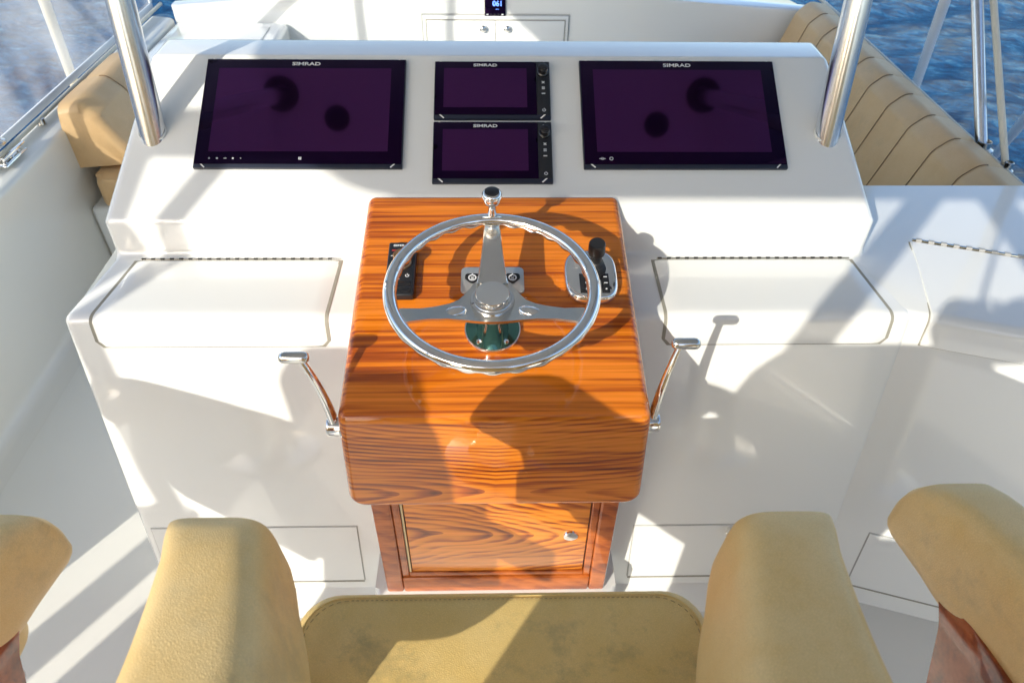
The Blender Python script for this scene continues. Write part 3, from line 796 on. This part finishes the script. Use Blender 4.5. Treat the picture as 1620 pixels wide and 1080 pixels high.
    k = lathe('spinner_knob', [(.009, .120), (.0095, .126), (.0085, .130), (.0075, .138), (.0078, .148), (.0115, .153), (.0175, .158), (.0195, .166), (.0190, .1735), (.0165, .178), (.0140, .1795)], M['chrome'], t, 40, T(0, .1835, 0))
    cap_ = lathe('knob_cap', [(.0142, .1790), (.0135, .1810), (.008, .1822), (0, .1826)], M['black'], k, 32, T(0, .1835, 0))
    return t
WHEEL = wheel()
for ch in WHEEL.children:      # the rim and spokes sit on their shaft a little flatter than the pod top
    if not ch.name.startswith(('column', 'mounting_flange')):
        ch.matrix_basis = T(0, .004, .1045) @ RX(-3.9) @ T(0, 0, -.1)
def remote():
    t = thing('autopilot_controller', 'black handheld style controller with a rotary knob, left of the steering wheel on the pod', 'controller', on_pod(-.1855, .0705))
    b = box('body', (-.0285, .0285, -.070, .0705, 0, .018), M['keys'], t, .004, 3)
    text('logo_lettering', 'SIMRAD', .0072, M['print'], t, 0, .060, .0181, .0002, xs=1.5)
    text('red_print', 'MOB', .0055, M['red_print'], t, -.015, .0465, .0181, .0002)
    for i in range(3): box('print_bar', (-.022+i*.016, -.012+i*.016, .031, .033, .018, .0184), M['print'], t)
    lathe('rotary_knob', [(.0185, .018), (.0185, .022), (.0165, .024), (.0160, .042), (.0145, .0445), (0, .045)], plain('bronze_metal_knob', (.42, .27, .15), .28, .9), b, 32, T(.002, .012, 0))
    icon(b, 'x', -.004, -.027, .018, .0042); icon(b, 'power', .014, -.021, .018, .0042)
    for z in (-.042, -.058): box('key', (-.022, .022, z-.006, z+.006, .018, .0188), M['black_gloss'], b, .0006)
    box('key_line', (-.0265, .0265, .0512, .0518, .018, .0183), M['black'], b)
remote()
def switch_panel():
    t = thing('switch_panel', 'small brushed metal plate with two dark shield buttons behind the upper spoke', 'switch panel', on_pod(-.004, .0495))
    prism('plate', rrect(-.0625, .0625, -.0335, .0335, .009), 0, .005, M['alu'], t, .0015, 2, which='top')
    for s in (-1, 1):
        sh = fillet([(-.014, .012), (.014, .012), (.015, -.001), (0, -.017), (-.015, -.001)], .006, 4, closed=True)
        b = prism('shield_button', [(x+s*.040, y+.004) for x, y in sh], .005, .0066, M['black_gloss'], t, .0006, 1, which='top')
        icon(b, 'ring', s*.040, .004, .0067, .0085); icon(b, 'bars', s*.040, .003, .0067, .0028)
        o = text('letter_mark', 'A', .010, M['print'], b, s*.040, .0115, .0067, .0003)
switch_panel()
def joystick():
    t = thing('joystick_control', 'chrome joystick base with black ribbed boot and knob, right of the wheel', 'joystick', on_pod(.193, .056))
    pts = []
    for k in range(44):
        a = 2*math.pi*k/44; ca, sa = math.cos(a), math.sin(a); q = 2/3.3
        x = .0515*math.copysign(abs(ca)**q, ca); y = .0655*math.copysign(abs(sa)**q, sa)
        pts.append((x+(.004 if x < 0 else 0)*math.cos(y*20)*-1, y))
    bm = bmesh.new(); rows = []
    for sc, z in ((1, 0), (1.0, .006), (.985, .011), (.95, .0150), (.90, .0172), (.86, .0178), (.5, .0180)):
        rows.append([bm.verts.new((x*sc, y*sc, z)) for x, y in pts])
    for a, b in zip(rows, rows[1:]):
        for i in range(len(pts)): bm.faces.new((a[i], a[(i+1) % len(pts)], b[(i+1) % len(pts)], b[i]))
    bm.faces.new(rows[-1]); from_bm('base', bm, M['chrome'], t, 180)
    bs = [(.021, .017), (.0215, .022), (.0165, .024), (.0195, .028), (.0150, .031), (.0172, .035), (.0130, .038), (.0148, .042), (.0112, .046), (.0112, .055)]
    lean = T(.008, .008, 0) @ RY(-3)
    bt = lathe('ribbed_boot', bs, M['black'], t, 32, lean)
    lathe('knob', [(.0112, .054), (.0118, .062), (.0158, .066), (.0165, .070), (.0162, .090), (.0148, .0935), (0, .0945)], M['black'], t, 36, lean)
    for x0, x1, cols in ((-.026, .000, ('dash', 'ring', 'ring')), (.016, .032, ('dash', 'dash', 'dot'))):
        p = box('button_pad', (x0, x1, -.052, -.003, .0178, .0192), M['black_gloss'], t, .0008)
        for i, kd in enumerate(cols): icon(p, kd, (x0+x1)/2+.001, -.012-i*.0155, .0192, .0034)
    bm = bmesh.new(); add_prism(bm, rrect(-.034, -.024, .012, .034, .004, 3), .0178, .0186, 0); from_bm('engraved_badge', bm, M['alu'], t)
joystick()

# ------------------------------------------------------------------ throttle levers
def lever(s, label, base, knob):
    t = thing('throttle_lever', label, 'lever', T(*base), 'chrome levers on the two sides of the pod')
    lathe('hub', [(0, 0), (.0195, 0), (.0195, .024), (.0175, .0285), (0, .0290)], M['chrome'], t, 32, RY(90*s) @ T(0, 0, 0))
    lathe('hub_ring', [(.0215, -.001), (.0225, .003), (.0205, .005), (.019, .005)], M['chrome'], t, 32, RY(90*s))
    d = Vector(knob)-Vector(base)
    x0 = s*.016
    e_ = Vector((d.x-s*.009, d.y, d.z)); c_ = Vector((x0+s*.006, d.y*.25, d.z*.52)); p_ = Vector((x0, 0, .004)); pts = [p_*(1-q)**2+c_*2*q*(1-q)+e_*q*q for q in (0, .25, .5, .75, 1)]
    # smooth blade
    P = []
    for i in range(17):
        f = i/16*(len(pts)-1); k = min(int(f), len(pts)-2); u = f-k
        p0 = pts[max(k-1, 0)]; p1 = pts[k]; p2 = pts[k+1]; p3 = pts[min(k+2, len(pts)-1)]
        P.append(.5*((2*p1)+(p2-p0)*u+(2*p0-5*p1+4*p2-p3)*u*u+(3*p1-p0-3*p2+p3)*u**3))
    bm = bmesh.new(); rows = []
    for i, p in enumerate(P):
        tt = (P[min(i+1, 16)]-P[max(i-1, 0)]).normalized(); side = Vector((s, 0, 0)); side = (side-tt*side.dot(tt)).normalized(); up = tt.cross(side)
        f = i/16; wv = .0125-.0045*f; th = .0092-.0042*f
        rows.append([bm.verts.new(p+up*(wv*math.cos(a))+side*(th*math.sin(a))) for a in [2*math.pi*k/14 for k in range(14)]])
    for a, b in zip(rows, rows[1:]):
        for k in range(14): bm.faces.new((a[k], a[(k+1) % 14], b[(k+1) % 14], b[k]))
    bm.faces.new(rows[0]); bm.faces.new(rows[-1]); from_bm('arm', bm, M['chrome'], t, 60)
    hp = [(0, -.0255), (.006, -.0245), (.0095, -.0205), (.0105, -.015), (.0105, .015), (.0095, .0205), (.006, .0245), (0, .0255)]
    lathe('grip', hp, M['chrome_soft'], t, 28, T(*d) @ RY(90))
lever(-1, 'left chrome throttle lever with cylindrical grip beside the teak pod', (-.272, .872, .838), (-.335, .884, .996))
lever(1, 'right chrome throttle lever with cylindrical grip beside the teak pod', (.272, .885, .828), (.333, .926, .985))

# ------------------------------------------------------------------ hardtop and its supports
ROOF = 2.15
def support(s, label):
    t = thing('support_tube', label, 'support tube', T(s*.767, 1.540, 1.080), 'thick tubes between console and hardtop')
    H = ROOF-1.080; d = Vector((0, .18, 1))
    bm = bmesh.new(); add_tube(bm, [d*-.03, d*H*.5, d*H], .0285, 40); from_bm('tube', bm, M['brushed'], t, 60)
    lathe('base_ring', [(.0292, .0), (.0305, .002), (.0305, .005), (.0290, .007)], M['gel'], t, 40, RX(FACE_A) )
    lathe('top_flange', [(.030, 0), (.062, 0), (.062, -.012), (.030, -.016)], M['black'], t, 40, T(0, .18*H, H-.001))
support(-1, 'left thick brushed metal tube rising from the console face beside the left display')
support(1, 'right thick brushed metal tube rising from the console face beside the right display')
def hardtop():
    t = thing('hardtop', 'white hardtop roof over the helm, above the picture', 'roof', T(0, 0, ROOF))
    out = fillet([(-1.70, -.545), (1.78, -.565), (1.78, 3.0), (-1.70, 3.0)], [.13, .1, .2, .2], 8, closed=True)
    prism('roof_panel', out, 0, .07, M['roof'], t, .015, 2)
    for x, y in ((-.57, 1.65), (.60, 1.63)):
        d = lathe('dome_light', [(0, -.030), (.016, -.029), (.034, -.018), (.039, -.004), (.046, -.003), (.046, -.0005)], M['bezel'], t, 32, T(x, y, 0))
hardtop()

# ------------------------------------------------------------------ bolsters and seats
def bolster(name, label, s, y0, y1, step, xi, xo, z0, z1, cushion=None):
    t = thing(name, label, 'bolster', T(0, y0, 0))
    n = max(1, round((y1-y0)/step)); st = (y1-y0)/n
    prof = fillet([(xo, z0), (xi-.09, z0+.02), (xi+.02, z1-.05), (xi+.075, z1), (xo, z1-.015)], [0, .03, .06, .05, 0], 6)
    for k in range(n):
        bm = bmesh.new(); rows = []
        ys = [0, .004, .012, .03, st*.5, st-.03, st-.012, st-.004, st]
        for y in ys:
            e = min(y, st-y); inset = .0016*(1-min(1, e/.03))**2 if e < .03 else 0
            if (k == 0 and y < st/2): inset = .03*(1-min(1, e/.03))**2
            rr = []
            for i, (x, z) in enumerate(prof):
                a = Vector(prof[max(i-1, 0)]); b = Vector(prof[min(i+1, len(prof)-1)]); d = (b-a).normalized(); nn = Vector((-d.y, d.x))
                bulge = -.002*math.sin(math.pi*min(1, y/st))
                q = Vector((x, z))-nn*(inset+bulge) if False else Vector((x+(inset+bulge)*(1 if i < len(prof)*.75 else 0), z-(inset+bulge)*(1 if i > len(prof)*.35 else 0)))
                rr.append(bm.verts.new((s*q.x, k*st+y, q.y)))
            rows.append(rr)
        for a, b in zip(rows, rows[1:]):
            for i in range(len(prof)-1): bm.faces.new((a[i], a[i+1], b[i+1], b[i]))
        bm.faces.new(rows[0]); bm.faces.new(rows[-1])
        from_bm('bolster_panel', bm, M['vinyl'], t, 50)
        if k:
            tube('seam', [(s*(x-.0002), k*st, z+.0004 if i > 8 else z) for i, (x, z) in enumerate(prof[1:-1])], .0014, M['stitch'], t, 6)
    return t
bolster('bolster_cushion', 'long tan padded bolster with vertical seams running along the right side wall', 1, 1.70, 3.74, .185, 1.49, 1.645, .30, .722)
bolster('bolster_cushion', 'short tan padded bolster on the left side wall, its end facing the helm', -1, 2.56, 3.10, .27, 1.445, 1.60, .44, .70)
def seat_cushion(label, x0, x1, y0, y1, z0, z1, seams):
    t = thing('lounge_cushion', label, 'cushion', T((x0+x1)/2, (y0+y1)/2, z0))
    w, l = (x1-x0)/2, (y1-y0)/2
    prism('cushion_body', rrect(-w, w, -l, l, .04), 0, z1-z0, M['vinyl'], t, .03, 4, which='caps')
    for y in seams: tube('seam', [(-w+.01, y, z1-z0), (w-.01, y, z1-z0)], .002, M['stitch'], t, 6)
seat_cushion('tan seat cushion below the long right bolster, just behind the side counter', .98, 1.455, 1.78, 3.7, .301, .42, [-.6, -.3, 0, .3, .6])
seat_cushion('tan seat cushion below the short left bolster', -1.53, -1.06, 2.48, 3.09, .30, .435, [])
t = thing('lounge_seat_base', 'white base of the seat under the short left bolster', 'seat base', T(-1.3, 2.8, 0)); box('base_body', (-.295, .22, -.30, .30, .001, .299), M['gel'], t, .02, 3)

# ------------------------------------------------------------------ rails, enclosure, poles
def pole(name, label, cat, a, d, top, r, m, group=None):
    t = thing(name, label, cat, T(*a), group)
    v = Vector(d)*(top-a[2]); tube('pipe', [(0, 0, 0), tuple(v*.5), tuple(v)], r, M[m], t, 20)
    lathe('foot_fitting', [(r*1.9, -.004), (r*1.9, .004), (r*1.25, .010), (r*1.25, .03), (r*1.02, .032)], M['chrome_soft'], t, 24)
    return t
pole('enclosure_pipe', 'thick bright vertical pipe at the right side wall, in front of the water', 'pipe', (1.69, 2.270, .672), (-.105, .753, 1), ROOF, .019, 'brushed')
pole('enclosure_pipe', 'thin cream pipe just right of the thick bright pipe at the right wall', 'pipe', (1.70, 2.126, .668), (-.014, 1.05, 1), ROOF, .011, 'pipe_cream')
def outrigger(label, a, d, l, r, m):
    t = thing('outrigger_pole', label, 'pole', T(*a)); v = Vector(d)
    tube('pole', [tuple(v*-.9), (0, 0, 0), tuple(v*l)], r, M[m], t, 14); 
    lathe('end_cap', [(r*1.2, -.03), (r*1.2, .03), (0, .032)], M['chrome_soft'], t, 14, T(*(v*l)))
outrigger('pale slanting pole outside the right side wall, left one', (2.05, 3.39, .377), (-.46, -.71, 1), 1.6, .021, 'pipe_white')
outrigger('pale slanting pole outside the right side wall, at the picture edge', (2.15, 2.72, .60), (-.9, -1.3, 1), 1.5, .021, 'pipe_white')
outrigger('cream weathered pole outside the left enclosure window', (-1.95, 3.34, .47), (.377, -.604, 1), 1.6, .021, 'pipe_cream')
def rail(label, pts, r, m='chrome_soft'):
    t = thing('side_rail', label, 'rail', T(*pts[0])); o = Vector(pts[0])
    tube('rail_pipe', [tuple(Vector(p)-o) for p in pts], r, M[m], t, 14)
    for f in (.25, .6, .9):
        q = (Vector(pts[-1])-o)*f; lathe('foot', [(.016, -.02), (.014, .0), (.007, .002)], M['chrome_soft'], t, 16, T(q.x, q.y, q.z-.004))
rail('stainless rail on top of the left side wall under the clear window', [(-1.685, .60, .632), (-1.685, 2.6, .632), (-1.685, 3.9, .64)], .008, 'pipe_cream')
rail('stainless rail on top of the right side wall beside the water', [(1.690, .6, .672), (1.690, 2.5, .672), (1.690, 4.1, .68)], .010, 'pipe_cream')
def window(label, y0, y1):
    t = thing('clear_window', label, 'window', T(-1.715, y0, .66)); L = y1-y0
    bm = bmesh.new(); add_box(bm, -.001, .001, 0, L, .0, ROOF-.66); from_bm('clear_pane', bm, M['clear'], t)
    box('bottom_hem', (-.004, .004, 0, L, -.03, -.002), M['pipe_white'], t, .001)
    for y in (0, L-.02): box('side_hem', (-.004, .004, y, y+.03, .0, ROOF-.68), M['pipe_white'], t, .001)
window('clear enclosure window on the left wall, pane nearest the helm', 1.62, 3.86)
def cleat():
    t = thing('deck_cleat', 'small chrome fitting on top of the left side wall at the picture edge', 'fitting', T(-1.655, 2.30, .618))
    box('plate', (-.025, .02, -.07, .07, 0, .006), M['chrome'], t, .003)
    for y in (-.045, 0, .045): lathe('screw', [(0, .010), (.006, .009), (.008, .006)], M['chrome'], t, 12, T(0, y, 0))
    box('latch_bar', (-.008, .008, -.05, .09, .012, .022), M['chrome'], t, .004)
cleat()

# ------------------------------------------------------------------ helm chairs
def pad_mesh(secs, nseg=28, p=3.2):
    bm = bmesh.new(); rows = []
    for y, xc, w, z0, z1, sd_, fl in secs:
        zc, hh = (z0+z1)/2, (z1-z0)/2; ring = []
        for k in range(nseg):
            a = 2*math.pi*k/nseg; ca, sa = math.cos(a), math.sin(a)
            sz = math.copysign(abs(sa)**(2/p), sa); inner = max(0, sd_*ca)**.5
            ring.append(bm.verts.new((xc+w*math.copysign(abs(ca)**(2/p), ca)+sd_*fl*inner*(1-sz)/2, y, (zc+hh*sz) if sz > 0 or sd_*ca > 0 else zc+hh*sz*(1-.48*min(1, (-sd_*ca)**.5)))))
        rows.append(ring)
    for a, b in zip(rows, rows[1:]):
        for k in range(nseg): bm.faces.new((a[k], a[(k+1) % nseg], b[(k+1) % nseg], b[k]))
    bm.faces.new(rows[0]); bm.faces.new(rows[-1])
    return bm
def cushion_mesh(x0, x1, y0, y1, r, z0, z1, bev, crown=.008, n=8):
    bm = bmesh.new(); rows = []
    def ring(i, z): return [bm.verts.new((x, y, z)) for x, y in rrect(x0+i, x1-i, y0+i, y1-i, max(r-i, .004), n)]
    for k in range(6): a = R(90)*k/5; rows.append(ring(bev*(1-math.sin(a)), z0+bev*(1-math.cos(a))))
    for k in range(1, 7): a = R(90)*k/6; rows.append(ring(bev*(1-math.cos(a)), z1-bev*(1-math.sin(a))))
    for p, q in zip(rows, rows[1:]):
        for k in range(len(p)): bm.faces.new((p[k], p[(k+1) % len(p)], q[(k+1) % len(p)], q[k]))
    cx, cy = (x0+x1)/2, (y0+y1)/2; last = rows[-1]
    for f in (.96, .9, .8, .65, .45, .2):
        cur = [bm.verts.new((cx+(v.co.x-cx)*f, cy+(v.co.y-cy)*f, z1+crown*(1-f*f))) for v in rows[-1]]
        for k in range(len(cur)): bm.faces.new((last[k], last[(k+1) % len(cur)], cur[(k+1) % len(cur)], cur[k]))
        last = cur
    bm.faces.new(last); bm.faces.new(rows[0])
    return bm
def chair(cx, label, yf, zf, sl, zs, k=1.0, bx=0.0, lens=(1, 1), lw=(.33, .33)):
    """helm chair; arms start at y=yf with top height zf and rise backwards by sl"""
    t = thing('helm_chair', label, 'helm chair', T(cx+(.008 if cx == 0 else 0), 0, 0), 'tan leather helm chairs in a row behind the console')
    q_ = (1.82-zs)/.82; yfs = .462*q_+(.03 if cx < -.5 else .02 if cx > .5 else 0); hw = .248*q_
    pl = rrect(-hw, hw, -.05, yfs, .052, 8)
    o = from_bm('seat_cushion', cushion_mesh(-hw, hw, -.05, yfs, .052, zs-.115, zs, .020), M['leather_seat'], t, 60)
    c0 = (yfs-.05)/2
    seam = [(x*.955, (y-c0)*.955+c0, zs-.0004) for x, y in pl]
    tube('welt_seam', seam+[seam[0]], .0008, M['leather_seat'], o, 6, False)
    bm = bmesh.new()
    pts = [Vector((x*.938, (y-c0)*.938+c0, zs+.0004)) for x, y in pl]; pts.append(pts[0])
    for a_, b_ in zip(pts, pts[1:]):
        d = b_-a_; n = max(1, int(d.length/.006))
        for i in range(n): add_tube(bm, [a_+d*(i+.15)/n, a_+d*(i+.7)/n], .00045, 4, False)
    st_ = from_bm('stitches', bm, M['tan_thread'], o, 0); st_['kind'] = 'stuff'
    zb = zs; ht = 1.535
    outb = fillet([(-lw[0]+bx*.4, zb), (-lw[0]+bx*.6, ht-.20), (-.270+bx, ht-.07), (-.205+bx, ht), (.205+bx, ht), (.235+bx, ht-.07), (lw[1]+bx*.6, ht-.20), (lw[1]+bx*.4, zb)], [0, .10, .10, .05, .05, .10, .10, 0], 8)
    bm = bmesh.new(); add_prism(bm, outb, -.19, -.11, .028, 4, ax='y', which='caps'); from_bm('backrest', bm, M['leather'], t, 60)
    for s in (-1, 1):
        secs = []
        # f, half width, lower/upper fraction, inward flare of the lower inner side
        tab = ((0, .038, .45, .72, 0), (.003, .0425, .38, .84, .004), (.008, .0455, .30, .92, .008), (.018, .0480, .22, .975, .012), (.04, .0475, .15, .99, .018), (.07, .049, .08, 1, .022), (.12, .053, 0, 1, .027), (.19, .057, 0, 1, .030), (.25, .060, .06, 1, .030), (.30, .062, .35, 1, .022), (.35, .065, .72, 1, .012), (.40, .062, .82, 1, 0), (.48, .060, .83, 1, 0), (.53, .050, .84, .98, 0))
        ln = lens[0] if s < 0 else lens[1]
        def cm(i, t_):
            p = [tab[max(0, min(len(tab)-1, i+j))] for j in (-1, 0, 1, 2)]
            return tuple(.5*((2*p[1][m])+(p[2][m]-p[0][m])*t_+(2*p[0][m]-5*p[1][m]+4*p[2][m]-p[3][m])*t_*t_+(3*p[1][m]-p[0][m]-3*p[2][m]+p[3][m])*t_**3) for m in range(5))
        tab = tab[:6]+tuple(cm(i, q/4) for i in range(5, len(tab)-1) for q in range(1, 5))
        for f, w_, lo_, hi_, fl in tab:
            if f > .53*ln: break
            f *= k; w_ *= k*(1.10 if f < .06 else 1.04); fl *= k; y = yf-f; h = .19*k; ztop = zf+sl*f-.012*(max(0, .035-f)/.035)**2
            w_ *= (1.09 if cx == 0 else .97); q_f = min(1, f/(.30*k)); xc = s*k*(.325-.046*(q_f*(1.6-.6*q_f*q_f)))
            secs.append((y, xc, w_, ztop-h+h*lo_, ztop-h+h*hi_, s*-1, fl))
        from_bm('armrest', pad_mesh(secs, 56, 4.4), M['leather'], t, 180)
        xs_ = s*.335*k
        prism('side_panel', fillet([(-.10, zs-.115), (yf-.19, zs-.115), (yf-.13, zs+.02), (yf-.085, zf-.085), (yf-.27, zf-.06), (yf-.31, zs+.01), (-.10, zs+.01)], [0, .05, .03, .0, 0, .03, 0], 6), xs_-.012, xs_+.012, M['wood_chair'], t, .004, 2, ax='x', which='caps')
        lathe('arm_bracket', [(0, 0), (.008, .002), (.010, .010), (.010, .022), (.007, .032), (0, .035)], M['leather'], t, 18, T(xs_, yf-.088, zf-.115) @ RX(20))
    box('seat_shell', (-hw+.012, hw-.012, -.06, yfs-.06, zs-.165, zs-.116), M['wood_chair'], t, .015, 3)
    lathe('pedestal', [(.20, 0.002), (.20, .02), (.12, .04), (.10, .08), (.10, zs-.22), (.13, zs-.17)], M['chrome_soft'], t, 32, T(0, .17, 0))
    return t
chair(0, 'middle tan helm chair with grey scuffs on its seat, facing the steering wheel', .440, 1.213, .20, .98, .906, -.035)
chair(-.924, 'tan helm chair at the left picture edge, only its right armrest in view', .540, 1.080, .25, .93, 1.0, -.14, (1, .75), (.30, .20))
chair(.876, 'tan helm chair at the right picture edge, armrest and reddish side panel in view', .535, 1.130, .25, .98)
t = thing('shadow_caster_bench', 'added unseen white bench behind the helm chairs, blocks low sun', 'bench', T(.24, -.70, 0))  # invented bench, keeps low sun off the console's lower right
box('bench_body', (-.66, .66, -.25, .24, .001, 1.04), M['gel'], t, .03, 4)
box('bench_lid', (-.64, .64, -.235, .25, 1.041, 1.11), M['gel'], t, .015, 3)
from_bm('bench_cushion', cushion_mesh(-.60, .60, -.21, .20, .05, 1.11, 1.15, .015), M['vinyl'], t, 60)

# ------------------------------------------------------------------ aft posts of the hardtop (left) and added shadow casters
def bent(name, label, cat, pts, r, m, foot=True):
    t = thing(name, label, cat, T(*pts[0])); o = Vector(pts[0])
    q = fillet([(p[0], p[2]) for p in pts], [0]+[.12]*(len(pts)-2)+[0], 6)
    tube('pipe', [(a_-o.x, pts[0][1]-o.y, b_-o.z) for a_, b_ in q], r, M[m], t, 20)
    lathe('foot', [(r*1.8, 0.002), (r*1.8, .012), (r*1.1, .02)], M['chrome_soft'], t, 18)
bent('aft_post', 'inner aft post of the hardtop by the boarding gap', 'post', [(-1.742, -.31, 1.13), (-1.78, -.31, 1.28), (-1.865, -.31, 1.70), (-1.865, -.31, ROOF+.004)], .027, 'brushed')
bent('aft_post', 'outer aft post of the hardtop by the boarding gap', 'post', [(-1.995, -.31, 0.0), (-1.995, -.31, 1.90), (-2.10, -.31, ROOF+.004)], .055, 'brushed')
t = thing('shadow_caster_post', 'added unseen white post under the inner aft post, placed for its shadow', 'post', T(-1.77, -.31, 0)); box('post_body', (-.055, .055, -.05, .05, .001, 1.13), M['gel'], t, .012)  # short post added to darken the console's lower left corner
box('post_cap', (-.058, .058, -.053, .053, 1.118, 1.128), M['chrome_soft'], t, .003)
t = thing('roof_outrigger_bar', 'flat white bar joining the hardtop edge to the aft posts', 'bar', T(-1.65, -.385, ROOF))
box('bar', (-.52, -.06, 0, .14, 0.005, .06), M['roof'], t, .008)
bent('aft_post', 'added unseen bent post behind the middle helm chair, casts a slanting shadow', 'post', [(-.475, -.50, 0), (-.475, -.50, 1.74), (-.355, -.50, ROOF+.002)], .037, 'brushed')  # unseen post added to cast the slanted shadow of a raised arm
bent('shadow_caster_brace', 'added unseen slanting brace right of the bent post, casts a diagonal shadow', 'brace', [(.12, -.50, 1.80), (-.21, -.50, ROOF+.002)], .036, 'brushed')  # no known hardtop part, added for a diagonal shadow on the counter
def roll():
    t = thing('shadow_caster_roll', 'added unseen tan canvas roll behind the helm chairs, shades the side counter', 'curtain', T(-.20, -.50, 1.80))  # invented roll and cord, there to throw a blob shadow
    p = [(x/100, .01*math.sin(x*.4), .006*math.cos(x*.3)) for x in range(0, 62, 3)]
    r = [.03]+[.062+.004*math.sin(i*1.7) for i in range(len(p)-2)]+[.03]
    tube('canvas_roll', p, r, M['vinyl'], t, 20)
    for x in (.1, .3, .5): lathe('strap', [(.067, -.012), (.068, 0), (.067, .012)], M['stitch'], t, 20, T(x, 0, 0) @ RY(90))
    tube('cord', [(.06, 0, .05), (.055, 0, .35)], .006, M['pipe_cream'], t, 8)
roll()
for y in (1.66, 2.32):
    pole('enclosure_pipe', 'bright upright pipe of the left enclosure, '+('nearest the helm' if y < 2 else 'second from the helm'), 'pipe', (-1.705, y, .665), (0, 0, 1), ROOF, .019, 'brushed')
